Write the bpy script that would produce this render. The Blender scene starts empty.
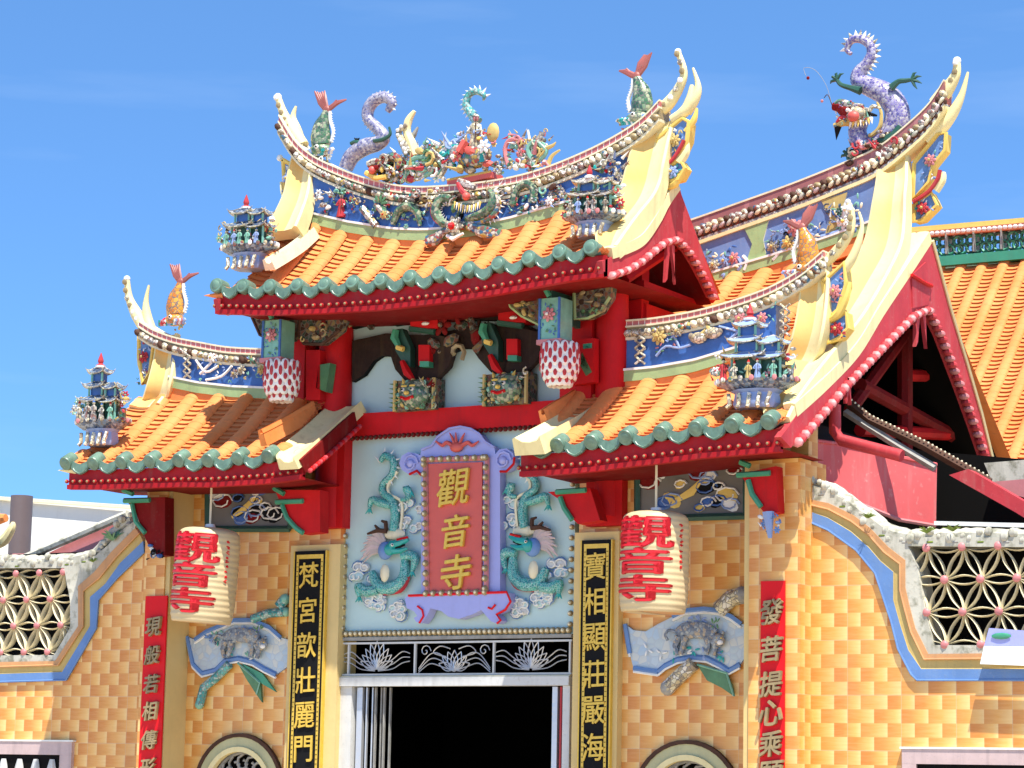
import bpy, math, random
from math import sin, cos, radians, pi, sqrt
from mathutils import Vector as V, Matrix
from mathutils.geometry import tessellate_polygon
random.seed(7)
SC = bpy.context.scene; COL = SC.collection
# ------------------------------------------------------------------ camera
FPX = 2600; TH = radians(31); PH = radians(8.9); RO = .020
FW = V((-sin(TH)*cos(PH), cos(TH)*cos(PH), sin(PH)))
R0 = V((cos(TH), sin(TH), 0)); U0 = R0.cross(FW)
RT = cos(RO)*R0 + sin(RO)*U0; UP = cos(RO)*U0 - sin(RO)*R0
def ray(px, py): return FW + (px-512)/FPX*RT + (384-py)/FPX*UP
CAM = V((0, 0, 2.75)) - 27*ray(455, 682)
cd = bpy.data.cameras.new('camera'); co = bpy.data.objects.new('camera', cd); COL.objects.link(co)
cd.lens = FPX*36/1024; cd.sensor_width = 36; cd.clip_end = 3000
M3 = Matrix((RT, UP, -FW)).transposed(); co.matrix_world = Matrix.Translation(CAM) @ M3.to_4x4()
SC.camera = co
# ------------------------------------------------------------------ world and sun
SUN_AZ = radians(46)      # towards +x from the facade normal (-y)
SUN_EL = radians(66)
w = bpy.data.worlds.new("World"); SC.world = w; w.use_nodes = True
nt = w.node_tree; bg = nt.nodes['Background']; sky = nt.nodes.new('ShaderNodeTexSky')
sky.sky_type = 'NISHITA'; sky.sun_disc = False; sky.sun_elevation = SUN_EL
sky.sun_rotation = pi - SUN_AZ; sky.altitude = 0; sky.air_density = 1.0; sky.dust_density = 0.3; sky.ozone_density = 2.5
tc = nt.nodes.new('ShaderNodeTexCoord'); mp = nt.nodes.new('ShaderNodeVectorMath'); mp.operation = 'MULTIPLY_ADD'
mp.inputs[1].default_value = (1, 1, 1.6); mp.inputs[2].default_value = (0, 0, .22)   # look higher into the sky: a clear deep-blue day
nt.links.new(tc.outputs['Generated'], mp.inputs[0]); nt.links.new(mp.outputs[0], sky.inputs[0])
tn = nt.nodes.new('ShaderNodeMix'); tn.data_type = 'RGBA'; tn.blend_type = 'MULTIPLY'; tn.inputs[0].default_value = 1; tn.inputs[7].default_value = (.70, 1.04, 1.25, 1)
nt.links.new(sky.outputs[0], tn.inputs[6]); sx = nt.nodes.new('ShaderNodeSeparateXYZ'); nt.links.new(tc.outputs['Generated'], sx.inputs[0])
zr_ = nt.nodes.new('ShaderNodeMapRange'); nt.links.new(sx.outputs[2], zr_.inputs[0]); zr_.inputs[1].default_value = .05; zr_.inputs[2].default_value = .9; zr_.inputs[3].default_value = 1.10; zr_.inputs[4].default_value = .36
vm = nt.nodes.new('ShaderNodeVectorMath'); vm.operation = 'SCALE'; nt.links.new(tn.outputs[2], vm.inputs[0]); nt.links.new(zr_.outputs[0], vm.inputs[3])
cm = nt.nodes.new('ShaderNodeMapping'); cm.inputs['Scale'].default_value = (2.2, 2.2, 16); nt.links.new(tc.outputs['Generated'], cm.inputs[0])
cn = nt.nodes.new('ShaderNodeTexNoise'); cn.inputs['Scale'].default_value = 2.0; cn.inputs['Detail'].default_value = 7; nt.links.new(cm.outputs[0], cn.inputs['Vector'])
cr_ = nt.nodes.new('ShaderNodeMapRange'); nt.links.new(cn.outputs[0], cr_.inputs[0]); cr_.inputs[1].default_value = .58; cr_.inputs[2].default_value = .90; cr_.inputs[3].default_value = 0; cr_.inputs[4].default_value = .14
cx_ = nt.nodes.new('ShaderNodeMix'); cx_.data_type = 'RGBA'; nt.links.new(cr_.outputs[0], cx_.inputs[0]); nt.links.new(vm.outputs[0], cx_.inputs[6]); cx_.inputs[7].default_value = (4.2, 4.8, 5.4, 1)
nt.links.new(cx_.outputs[2], bg.inputs[0]); bg.inputs[1].default_value = 0.15
sd = bpy.data.lights.new('sun', 'SUN'); so = bpy.data.objects.new('sun', sd); COL.objects.link(so)
sd.energy = 5.0; sd.angle = radians(.5); sd.color = (1, .95, .86)
S_DIR = V((sin(SUN_AZ)*cos(SUN_EL), -cos(SUN_AZ)*cos(SUN_EL), sin(SUN_EL)))
so.rotation_euler = S_DIR.to_track_quat('Z', 'Y').to_euler(); so.location = (20, -20, 30)
SC.view_settings.view_transform = 'Standard'; SC.view_settings.look = 'None'
SC.view_settings.gamma = 1; SC.view_settings.use_curve_mapping = False
SC.view_settings.exposure = 0.90
# ------------------------------------------------------------------ pixel helpers (a traced point gets its real depth)
def at(px, py, Y):
    d = ray(px, py); return CAM + d*((Y-CAM.y)/d.y)
def atX(px, py, X):
    d = ray(px, py); return CAM + d*((X-CAM.x)/d.x)
def ppm(Y=0, px=455): return FPX/((at(px, 400, Y)-CAM).dot(FW))
def zp(pts, ox, oy, s): return [(ox+a/s, oy+b/s) for a, b in pts]   # zoomed crop -> photo pixels
def cr(pts, n=6, closed=False):
    """Catmull-Rom resample of vectors"""
    P = [V(p) for p in pts]; out = []; N = len(P)
    rng = range(N) if closed else range(N-1)
    for i in rng:
        if closed: a, b, c, d = P[i-1], P[i], P[(i+1) % N], P[(i+2) % N]
        else: a, b, c, d = P[max(i-1, 0)], P[i], P[i+1], P[min(i+2, N-1)]
        for k in range(n):
            t = k/n
            out.append(.5*((2*b)+(c-a)*t+(2*a-5*b+4*c-d)*t*t+(3*b-a-3*c+d)*t**3))
    if not closed: out.append(P[-1])
    return out
def lerp(a, b, t): return a+(b-a)*t
def interp(pts, x):
    """piecewise linear z(x) through sorted (x,z)"""
    if x <= pts[0][0]: return pts[0][1]
    for (a, b), (c, d) in zip(pts, pts[1:]):
        if x <= c: return b+(d-b)*(x-a)/(c-a+1e-9)
    return pts[-1][1]
def smooth_curve(pts, n=8):
    c = cr([(p[0], p[1], 0) for p in pts], n); return [(p.x, p.y) for p in c]
def resample(path, step):
    """equally spaced points along a polyline of vectors"""
    out = [path[0].copy()]; acc = 0
    for a, b in zip(path, path[1:]):
        L = (b-a).length; t = step-acc
        while t < L:
            out.append(a.lerp(b, t/L)); t += step
        acc = (acc+L) % step if L > 0 else acc
    return out
# ------------------------------------------------------------------ materials
MATS = {}
def nd(nt, t, **k):
    n = nt.nodes.new(t)
    for a, b in k.items(): setattr(n, a, b)
    return n
def mixc(nt, fac, a, b, blend='MIX'):
    n = nd(nt, 'ShaderNodeMix', data_type='RGBA', blend_type=blend)
    for s, v in ((0, fac), (6, a), (7, b)):
        if hasattr(v, 'is_output') or isinstance(v, bpy.types.NodeSocket): nt.links.new(v, n.inputs[s])
        elif s == 0: n.inputs[0].default_value = v
        else: n.inputs[s].default_value = (*v[:3], 1)
    return n.outputs[2]
def mth(nt, op, *a):
    n = nd(nt, 'ShaderNodeMath', operation=op)
    for i, v in enumerate(a):
        if isinstance(v, bpy.types.NodeSocket): nt.links.new(v, n.inputs[i])
        else: n.inputs[i].default_value = v
    return n.outputs[0]
def ramp(nt, src, stops):
    n = nd(nt, 'ShaderNodeValToRGB'); nt.links.new(src, n.inputs[0]); e = n.color_ramp.elements
    while len(e) < len(stops): e.new(.5)
    for i, (p, c) in enumerate(stops):
        e[i].position = p; e[i].color = (*c, 1) if len(c) == 3 else c
    return n.outputs[0]
def noise(nt, scale, detail=4, rough=.6, vec=None):
    n = nd(nt, 'ShaderNodeTexNoise'); n.inputs['Scale'].default_value = scale
    n.inputs['Detail'].default_value = detail; n.inputs['Roughness'].default_value = rough
    if vec is None:
        g = nd(nt, 'ShaderNodeNewGeometry'); vec = g.outputs['Position']
    nt.links.new(vec, n.inputs['Vector']); return n.outputs[0]
def base(name):
    m = bpy.data.materials.new(name); m.use_nodes = True; nt = m.node_tree
    return m, nt, nt.nodes['Principled BSDF']
def bump(nt, p, h, strength=.3, dist=.01):
    b = nd(nt, 'ShaderNodeBump'); b.inputs['Strength'].default_value = strength; b.inputs['Distance'].default_value = dist
    nt.links.new(h, b.inputs['Height']); nt.links.new(b.outputs[0], p.inputs['Normal'])
def paint(name, c, rough=.5, var=.25, dirt=.25, dcol=(.16, .13, .10), sc=3.0, bmp=.25, metal=0, th=.60):
    m, nt, p = base(name)
    n1 = noise(nt, sc, 5); n2 = noise(nt, sc*9, 4)
    c2 = tuple(x*(1-var) for x in c)
    col = mixc(nt, ramp(nt, n1, [(.3, (0, 0, 0)), (.7, (1, 1, 1))]), c, c2)
    d = ramp(nt, n2, [(th, (0, 0, 0)), (th+.16, (dirt,)*3)])
    col = mixc(nt, d, col, dcol)
    g_ = nd(nt, 'ShaderNodeNewGeometry'); mp_ = nd(nt, 'ShaderNodeMapping'); mp_.inputs['Scale'].default_value = (9, 9, .9); nt.links.new(g_.outputs['Position'], mp_.inputs[0])
    st_ = ramp(nt, noise(nt, 1.0, 5, .65, mp_.outputs[0]), [(.52, (0, 0, 0)), (.80, (min(.8, dirt*1.6),)*3)])
    col = mixc(nt, st_, col, tuple(.5*x+.5*y*.6 for x, y in zip(dcol, c)))
    nt.links.new(col, p.inputs['Base Color']); p.inputs['Roughness'].default_value = rough
    p.inputs['Metallic'].default_value = metal
    if bmp: bump(nt, p, n2, bmp, .008)
    MATS[name] = m; return m
def mosaic(name, cols, scale=22, rough=.25, edge=(.14, .13, .12)):
    m, nt, p = base(name)
    g = nd(nt, 'ShaderNodeNewGeometry')
    v = nd(nt, 'ShaderNodeTexVoronoi'); v.inputs['Scale'].default_value = scale; nt.links.new(g.outputs['Position'], v.inputs['Vector'])
    sp = nd(nt, 'ShaderNodeSeparateColor'); nt.links.new(v.outputs['Color'], sp.inputs[0])
    n = nd(nt, 'ShaderNodeValToRGB'); n.color_ramp.interpolation = 'CONSTANT'; nt.links.new(sp.outputs[0], n.inputs[0])
    e = n.color_ramp.elements
    while len(e) < len(cols): e.new(.5)
    for i, c in enumerate(cols): e[i].position = i/len(cols); e[i].color = (*[x**1.25*.85 for x in c], 1)
    v2 = nd(nt, 'ShaderNodeTexVoronoi', feature='DISTANCE_TO_EDGE'); v2.inputs['Scale'].default_value = scale
    nt.links.new(g.outputs['Position'], v2.inputs['Vector'])
    ed = ramp(nt, v2.outputs['Distance'], [(.02, (1, 1, 1)), (.09, (0, 0, 0))])
    col = mixc(nt, ed, n.outputs[0], edge)
    nt.links.new(col, p.inputs['Base Color']); p.inputs['Roughness'].default_value = rough
    bump(nt, p, v2.outputs['Distance'], .5, .01)
    MATS[name] = m; return m
def bamboo(name):
    """glazed wall tiles printed like a basket weave: staggered bricks, each running from amber to cream"""
    m, nt, p = base(name); g = nd(nt, 'ShaderNodeNewGeometry')
    s = nd(nt, 'ShaderNodeSeparateXYZ'); nt.links.new(g.outputs['Position'], s.inputs[0])
    x = mth(nt, 'ADD', s.outputs[0], mth(nt, 'MULTIPLY', s.outputs[1], 1.0))
    row = mth(nt, 'DIVIDE', s.outputs[2], .130); rf = mth(nt, 'FLOOR', row)
    u = mth(nt, 'ADD', mth(nt, 'DIVIDE', x, .272), mth(nt, 'MULTIPLY', rf, .5))
    uf = mth(nt, 'FRACT', mth(nt, 'ADD', u, 100.0)); ui = mth(nt, 'FLOOR', u); vf = mth(nt, 'FRACT', row)
    cmb = nd(nt, 'ShaderNodeCombineXYZ'); nt.links.new(ui, cmb.inputs[0]); nt.links.new(rf, cmb.inputs[1])
    wn = nd(nt, 'ShaderNodeTexWhiteNoise', noise_dimensions='2D'); nt.links.new(cmb.outputs[0], wn.inputs['Vector'])
    a = ramp(nt, uf, [(0, (.56, .17, .016)), (.35, (.63, .22, .026)), (.8, (.81, .44, .10)), (1, (.86, .58, .23))])
    b = ramp(nt, uf, [(0, (.63, .24, .032)), (.5, (.76, .37, .075)), (1, (.86, .57, .22))])
    col = mixc(nt, wn.outputs[0], a, b)
    # wood-like streaks
    mp = nd(nt, 'ShaderNodeMapping'); mp.inputs['Scale'].default_value = (6, 6, 60); nt.links.new(g.outputs['Position'], mp.inputs[0])
    n1 = noise(nt, 1.0, 3, .6, mp.outputs[0])
    col = mixc(nt, .14, col, ramp(nt, n1, [(.3, (.55, .22, .05)), (.7, (.95, .70, .36))]), 'MIX')
    # grout every four rows / grid of tile joints
    j = mth(nt, 'LESS_THAN', mth(nt, 'FRACT', mth(nt, 'DIVIDE', s.outputs[2], .52)), .012)
    k = mth(nt, 'LESS_THAN', mth(nt, 'FRACT', mth(nt, 'ADD', mth(nt, 'DIVIDE', x, .544), 50.0)), .010)
    col = mixc(nt, mth(nt, 'MULTIPLY', mth(nt, 'MAXIMUM', j, k), .5), col, (.62, .48, .32))
    n3 = noise(nt, 1.3, 5); col = mixc(nt, mth(nt, 'MULTIPLY', ramp(nt, n3, [(.5, (0, 0, 0)), (.8, (1, 1, 1))]), .42), col, (.42, .22, .08))
    nt.links.new(col, p.inputs['Base Color']); p.inputs['Roughness'].default_value = .38
    # pillow bump
    hx = mth(nt, 'SINE', mth(nt, 'MULTIPLY', uf, pi)); hz = mth(nt, 'SINE', mth(nt, 'MULTIPLY', vf, pi))
    hh = mth(nt, 'POWER', mth(nt, 'MULTIPLY', hx, hz), .35); bump(nt, p, hh, .05, .004)
    MATS[name] = m
def pinktiles(name, a, b, scale=.07):
    m, nt, p = base(name); g = nd(nt, 'ShaderNodeNewGeometry')
    s = nd(nt, 'ShaderNodeSeparateXYZ'); nt.links.new(g.outputs['Position'], s.inputs[0])
    x = mth(nt, 'ADD', s.outputs[0], s.outputs[1])
    f = mth(nt, 'LESS_THAN', mth(nt, 'FRACT', mth(nt, 'ADD', mth(nt, 'DIVIDE', x, scale), 100.0)), .12)
    col = mixc(nt, f, mixc(nt, noise(nt, 9), a, tuple(v*.7 for v in a)), b)
    nt.links.new(col, p.inputs['Base Color']); p.inputs['Roughness'].default_value = .4; MATS[name] = m
def roofmat(name, c1, c2, c3):
    m, nt, p = base(name)
    n1 = noise(nt, 1.6, 5); n2 = noise(nt, 14, 5)
    col = mixc(nt, ramp(nt, n1, [(.35, (0, 0, 0)), (.65, (1, 1, 1))]), c1, c2)
    col = mixc(nt, ramp(nt, n2, [(.55, (0, 0, 0)), (.8, (.5, .5, .5))]), col, c3)
    nt.links.new(col, p.inputs['Base Color']); p.inputs['Roughness'].default_value = .72; p.inputs['Specular IOR Level'].default_value = .3; bump(nt, p, n2, .3, .012); MATS[name] = m

bamboo('bamboo_tile')
paint('pavement', (.56, .47, .34), .9, .2, .2, (.3, .27, .22), .3)
roofmat('roof_orange', (.68, .20, .048), (.76, .26, .080), (.36, .11, .05))
paint('lip_shade', (.42, .12, .030), .8, .2, .1)  # darker colour on tile lips imitates the shadow line under each edge
paint('cap_green', (.15, .26, .19), .38, .45, .7, (.04, .10, .08), 11)
paint('red', (.60, .008, .010), .6, .3, .35, (.22, .02, .02), 2.5)
paint('sheet_red', (.74, .12, .12), .6, .25, .5, (.62, .42, .38), 1.5)
paint('red_faded', (.50, .045, .055), .6, .3, .35, (.5, .25, .22), 2.5)
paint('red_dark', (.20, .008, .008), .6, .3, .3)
paint('plaque_red', (.62, .10, .075), .5, .12, .05)
paint('strip_red', (.72, .008, .014), .5, .1, .05)
paint('pink', (.62, .22, .22), .5)
paint('yellow_pale', (.80, .68, .34), .6, .14, .45, (.55, .42, .18), 2.0)
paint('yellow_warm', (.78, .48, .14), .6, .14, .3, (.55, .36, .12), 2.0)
paint('fin_red', (.36, .10, .08), .5, .3, .4)
paint('yellow', (.80, .55, .12), .55, .2, .25, (.45, .3, .1), 3)
paint('clay', (.60, .30, .12), .6, .2, .3)
paint('yellow_ochre', (.55, .40, .13), .6, .2, .3)
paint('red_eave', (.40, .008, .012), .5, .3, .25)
paint('cream', (.78, .70, .48), .6, .15, .35, (.3, .27, .2))
paint('pillar_cream', (.68, .50, .20), .6, .12, .15, (.4, .3, .12))
paint('white', (.80, .79, .74), .5, .12, .35, (.35, .33, .28), 6)
paint('white_grey', (.60, .60, .57), .45, .15, .3)
paint('ring_cream', (.50, .47, .24), .5, .2, .3)
paint('green_light', (.34, .46, .20), .5, .25, .35, (.2, .22, .1), 4)
paint('green', (.05, .30, .17), .45, .25, .2)
paint('green_dark', (.02, .09, .06), .5, .3, .2)
paint('jade', (.22, .48, .36), .3, .3, .3, (.08, .16, .12), 8)
paint('turquoise', (.47, .63, .62), .6, .07, .12, (.45, .55, .55), 2)
paint('teal', (.02, .36, .33), .3, .3, .1, (.02, .12, .1), 8)
paint('blue', (.05, .14, .42), .4, .35, .2, (.03, .05, .15), 5)
paint('blue_mid', (.12, .24, .50), .5, .2, .25, (.3, .38, .5), 3)
paint('blue_pale', (.26, .36, .62), .55, .2, .25, (.4, .45, .55), 2)
paint('blue_main', (.17, .26, .50), .5, .25, .35, (.4, .45, .55), 2)
paint('panel_grey', (.17, .16, .14), .6)
paint('violet', (.36, .38, .72), .45, .1, .1)
paint('gold', (.80, .52, .07), .35, .2, .25, (.35, .2, .03), 20, metal=.25)
paint('bronze', (.36, .27, .13), .4, .35, .35, (.12, .1, .06), 12)
paint('black', (.008, .008, .009), .25, .1, 0, bmp=0)
paint('dark', (.004, .0035, .003), .8, .1, 0, bmp=0)  # near-black colour also stands in for shade inside interiors and openings
paint('carved_dark', (.035, .02, .016), .6, .3, .5, (.12, .08, .03), 14)
paint('brown', (.09, .045, .03), .6, .3, .3, (.05, .04, .03), 9)
paint('stone_grey', (.34, .33, .30), .8, .35, .5, (.10, .11, .08), 8, .6)
paint('moss_white', (.62, .60, .50), .9, .35, .75, (.13, .13, .08), .9, .7, th=.50)
paint('mane', (.50, .40, .36), .5)
paint('moss', (.16, .22, .03), .9, .3, .3)
paint('granite_pink', (.56, .42, .40), .5, .15, .7, (.3, .22, .22), 7, .1)
paint('wall_white', (.74, .74, .70), .8, .08, .2, (.5, .5, .46), 1.0)
paint('pipe_brown', (.15, .11, .105), .5, .1, .1)
paint('steel', (.62, .63, .64), .3, .12, .1, metal=.5)
paint('lantern_paper', (.60, .47, .26), .5, .10, .12, (.6, .42, .2), 4)
paint('lantern_base', (.62, .34, .14), .6)
paint('lantern_red', (.66, .008, .015), .45, .1, .05)
paint('purple', (.28, .22, .50), .3, .3, .2, (.5, .48, .6), 8)
paint('leaf', (.10, .24, .10), .4, .4, .2, (.05, .1, .05), 6)
paint('grout_red', (.48, .12, .06), .5)
mosaic('mos_purple', [(.20, .17, .42), (.34, .30, .52), (.48, .45, .60), (.16, .14, .36), (.60, .57, .62), (.27, .23, .48)], 34, .25, (.30, .28, .32))
mosaic('mos_green', [(.12, .26, .14), (.30, .42, .26), (.48, .52, .36), (.08, .18, .12)], 26)
mosaic('mos_orange', [(.78, .36, .04), (.80, .46, .10), (.66, .26, .03)], 24)
mosaic('mos_teal', [(.06, .36, .36), (.16, .52, .50), (.45, .62, .58)], 30)
mosaic('mos_multi', [(.45, .10, .08), (.70, .66, .55), (.08, .22, .34), (.55, .42, .12), (.14, .30, .20), (.62, .58, .50), (.30, .16, .12)], 26)
mosaic('mos_grey', [(.50, .48, .44), (.30, .28, .28), (.62, .55, .48), (.38, .22, .18), (.70, .68, .62)], 30)
mosaic('mos_bluegrey', [(.10, .16, .28), (.22, .30, .40), (.40, .44, .50), (.06, .10, .18)], 28)
mosaic('mos_cream', [(.76, .70, .50), (.62, .54, .36), (.40, .34, .26), (.80, .76, .66)], 24)
mosaic('mos_scroll', [(.62, .70, .74), (.54, .66, .76), (.70, .72, .68), (.60, .68, .70)], 12, .3, (.42, .48, .52))
mosaic('mos_tiger', [(.34, .38, .42), (.48, .50, .48), (.22, .25, .30), (.50, .42, .32)], 34, .3, (.12, .15, .20))
mosaic('mos_dragon', [(.04, .40, .37), (.10, .50, .45), (.03, .32, .32)], 42, .4, (.35, .52, .48))
mosaic('mos_violetgrey', [(.30, .30, .46), (.55, .54, .62), (.20, .20, .36), (.42, .40, .50)], 34, .3, (.3, .28, .3))
mosaic('mos_brown', [(.12, .07, .05), (.28, .14, .10), (.10, .14, .10), (.34, .26, .14)], 22)
pinktiles('pink_tiles', (.55, .16, .16), (.75, .68, .62))
pinktiles('maroon_tiles', (.36, .13, .12), (.40, .16, .15), .5)
PAL = ['mos_cream', 'pink', 'mos_cream', 'jade', 'yellow_ochre', 'red', 'mos_grey', 'teal', 'brown', 'leaf', 'blue_pale', 'mos_multi']
for k_ in ('red', 'red_eave', 'red_faded', 'strip_red'): MATS[k_].node_tree.nodes['Principled BSDF'].inputs['Specular IOR Level'].default_value = .2
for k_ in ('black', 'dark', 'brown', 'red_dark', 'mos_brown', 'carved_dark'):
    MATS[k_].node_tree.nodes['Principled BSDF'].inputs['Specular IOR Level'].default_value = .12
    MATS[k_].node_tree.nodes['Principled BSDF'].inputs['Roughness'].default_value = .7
# ------------------------------------------------------------------ mesh builder
def wloc(o):
    l = V((0, 0, 0))
    while o: l += o.location; o = o.parent
    return l
class B:
    def __init__(s): s.v = []; s.f = []; s.m = []; s.names = []
    def mi(s, m):
        if m not in s.names: s.names.append(m)
        return s.names.index(m)
    def add(s, vs, fs, m):
        o = len(s.v); k = s.mi(m); s.v += [V(p) for p in vs]
        for f in fs: s.f.append(tuple(i+o for i in f)); s.m.append(k)
    def box(s, x0, x1, y0, y1, z0, z1, m):
        s.add([(x, y, z) for x in (x0, x1) for y in (y0, y1) for z in (z0, z1)],
              [(0, 1, 3, 2), (4, 6, 7, 5), (0, 4, 5, 1), (2, 3, 7, 6), (0, 2, 6, 4), (1, 5, 7, 3)], m)
    def hexa(s, a, b, m):
        """loft two quads a->b"""
        s.add(list(a)+list(b), [(0, 1, 2, 3), (7, 6, 5, 4)]+[(i, i+4, (i+1) % 4+4, (i+1) % 4) for i in range(4)], m)
    def prism(s, pts, off, m, side=None, holes=()):
        """closed outline (3D, roughly planar) given thickness by vector off"""
        off = V(off); P = [V(p) for p in pts]; H = [[V(q) for q in h] for h in holes]
        tr = tessellate_polygon([P]+H); A = P+[q for h in H for q in h]; n = len(A)
        s.add(A+[p+off for p in A], [tuple(t) for t in tr]+[tuple(i+n for i in reversed(t)) for t in tr], m)
        st = 0
        for loop in [P]+H:
            k = len(loop)
            s.add(loop+[p+off for p in loop], [(i, (i+1) % k, (i+1) % k+k, i+k) for i in range(k)], side or m)
    def tube(s, path, r, m, seg=8, cap=True, flat=None):
        P = [V(p) for p in path]; n = len(P)
        if n < 2: return
        R = r if isinstance(r, (list, tuple)) else [r]*n
        if len(R) != n: R = [R[min(int(i*(len(R)-1)/(n-1)), len(R)-2)]*(1-(i*(len(R)-1)/(n-1)) % 1)+R[min(int(i*(len(R)-1)/(n-1))+1, len(R)-1)]*((i*(len(R)-1)/(n-1)) % 1) if i < n-1 else R[-1] for i in range(n)]
        up = None; vs = []
        for i, p in enumerate(P):
            t = (P[min(i+1, n-1)]-P[max(i-1, 0)])
            t = t.normalized() if t.length > 1e-9 else V((0, 0, 1))
            if up is None:
                up = V((0, -1, 0)) if abs(t.y) < .9 else V((0, 0, 1))
            a = t.cross(up); a = a.normalized() if a.length > 1e-6 else V((1, 0, 0)); b = a.cross(t).normalized(); up = b
            for k in range(seg):
                an = 2*pi*k/seg
                q = a*cos(an)*R[i]+b*sin(an)*R[i]*(flat or 1); vs.append(p+q)
        fs = [(i*seg+k, i*seg+(k+1) % seg, (i+1)*seg+(k+1) % seg, (i+1)*seg+k) for i in range(n-1) for k in range(seg)]
        if cap: fs += [tuple(range(seg))[::-1], tuple((n-1)*seg+k for k in range(seg))]
        s.add(vs, fs, m)
    def sph(s, c, r, m, nu=8, nv=5, rot=None):
        c = V(c); r = V(r) if isinstance(r, (tuple, list, V)) else V((r, r, r)); vs = []
        for j in range(1, nv):
            for i in range(nu):
                a = 2*pi*i/nu; b = pi*j/nv
                q = V((r.x*sin(b)*cos(a), r.y*sin(b)*sin(a), r.z*cos(b)))
                if rot is not None: q = rot @ q
                vs.append(c+q)
        t = V((0, 0, r.z)); 
        if rot is not None: t = rot @ t
        vs += [c+t, c-t]; T = len(vs)-2
        fs = [((j)*nu+i, (j)*nu+(i+1) % nu, (j+1)*nu+(i+1) % nu, (j+1)*nu+i) for j in range(nv-2) for i in range(nu)]
        fs += [(T, (i+1) % nu, i) for i in range(nu)]+[(T+1, (nv-2)*nu+i, (nv-2)*nu+(i+1) % nu) for i in range(nu)]
        s.add(vs, fs, m)
    def cone(s, p0, p1, r, m, seg=6, r1=0.0):
        s.tube([p0, p1], [r, max(r1, .0008)], m, seg)
    def lathe(s, c, prof, m, seg=12, a0=0, sx=1, sy=1):
        c = V(c); vs = []
        for r, z in prof:
            for k in range(seg):
                an = a0+2*pi*k/seg; vs.append(c+V((r*cos(an)*sx, r*sin(an)*sy, z)))
        n = len(prof)
        fs = [(i*seg+k, i*seg+(k+1) % seg, (i+1)*seg+(k+1) % seg, (i+1)*seg+k) for i in range(n-1) for k in range(seg)]
        fs += [tuple(range(seg))[::-1], tuple((n-1)*seg+k for k in range(seg))]
        s.add(vs, fs, m)
    def grid(s, fn, nu, nv, m):
        vs = [fn(i/nu, j/nv) for j in range(nv+1) for i in range(nu+1)]
        s.add(vs, [(j*(nu+1)+i, j*(nu+1)+i+1, (j+1)*(nu+1)+i+1, (j+1)*(nu+1)+i) for j in range(nv) for i in range(nu)], m)
    def strip(s, top, bot, y0, y1, m):
        """wall between two curves given as lists of (x,z), from depth y0 to y1"""
        n = len(top); vs = []
        for (x, z), (x2, z2) in zip(top, bot): vs += [V((x, y0, z)), V((x2, y0, z2)), V((x2, y1, z2)), V((x, y1, z))]
        fs = []
        for i in range(n-1):
            a, b = i*4, i*4+4
            for k in range(4): fs.append((a+k, a+(k+1) % 4, b+(k+1) % 4, b+k))
        fs += [(0, 1, 2, 3), tuple((n-1)*4+k for k in (3, 2, 1, 0))]
        s.add(vs, fs, m)
    def spikes(s, path, side, L, m, r=.012, step=.06):
        P = resample([V(p) for p in path], step)
        for i in range(len(P)-1):
            t = (P[i+1]-P[i]).normalized(); n = V((t.z, 0, -t.x))*side
            s.cone(P[i], P[i]+n*L, r, m, 5)
    def build(s, name, parent=None, label=None, cat=None, group=None, kind=None, angle=38):
        me = bpy.data.meshes.new(name)
        if parent is not None: off = wloc(parent)
        else:
            xs = [p.x for p in s.v]; ys = [p.y for p in s.v]; zs = [p.z for p in s.v]
            off = V(((min(xs)+max(xs))/2, (min(ys)+max(ys))/2, min(zs)))
        loc = V((0, 0, 0)) if parent is not None else off
        # child origin at its own centre
        if parent is not None:
            xs = [p.x for p in s.v]; ys = [p.y for p in s.v]; zs = [p.z for p in s.v]
            c = V(((min(xs)+max(xs))/2, (min(ys)+max(ys))/2, (min(zs)+max(zs))/2)); loc = c-off; off = c
        me.from_pydata([p-off for p in s.v], [], s.f)
        for n in s.names: me.materials.append(MATS[n])
        me.polygons.foreach_set('material_index', s.m)
        me.polygons.foreach_set('use_smooth', [True]*len(me.polygons))
        me.validate(); me.update()
        bm_fix(me)
        me.set_sharp_from_angle(angle=radians(angle))
        o = bpy.data.objects.new(name, me); COL.objects.link(o); o.location = loc
        if parent is not None: o.parent = parent
        tag(o, label, cat, group, kind); return o
def bm_fix(me):
    import bmesh
    bm = bmesh.new(); bm.from_mesh(me); bmesh.ops.recalc_face_normals(bm, faces=bm.faces); bm.to_mesh(me); bm.free()
def tag(o, label=None, cat=None, group=None, kind=None):
    if label: o['label'] = label
    if cat: o['category'] = cat
    if group: o['group'] = group
    if kind: o['kind'] = kind
def empty(name, loc, label, cat, group=None):
    o = bpy.data.objects.new(name, None); COL.objects.link(o); o.location = loc; o.empty_display_size = .2
    tag(o, label, cat, group); return o
_tx = {}
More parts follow.
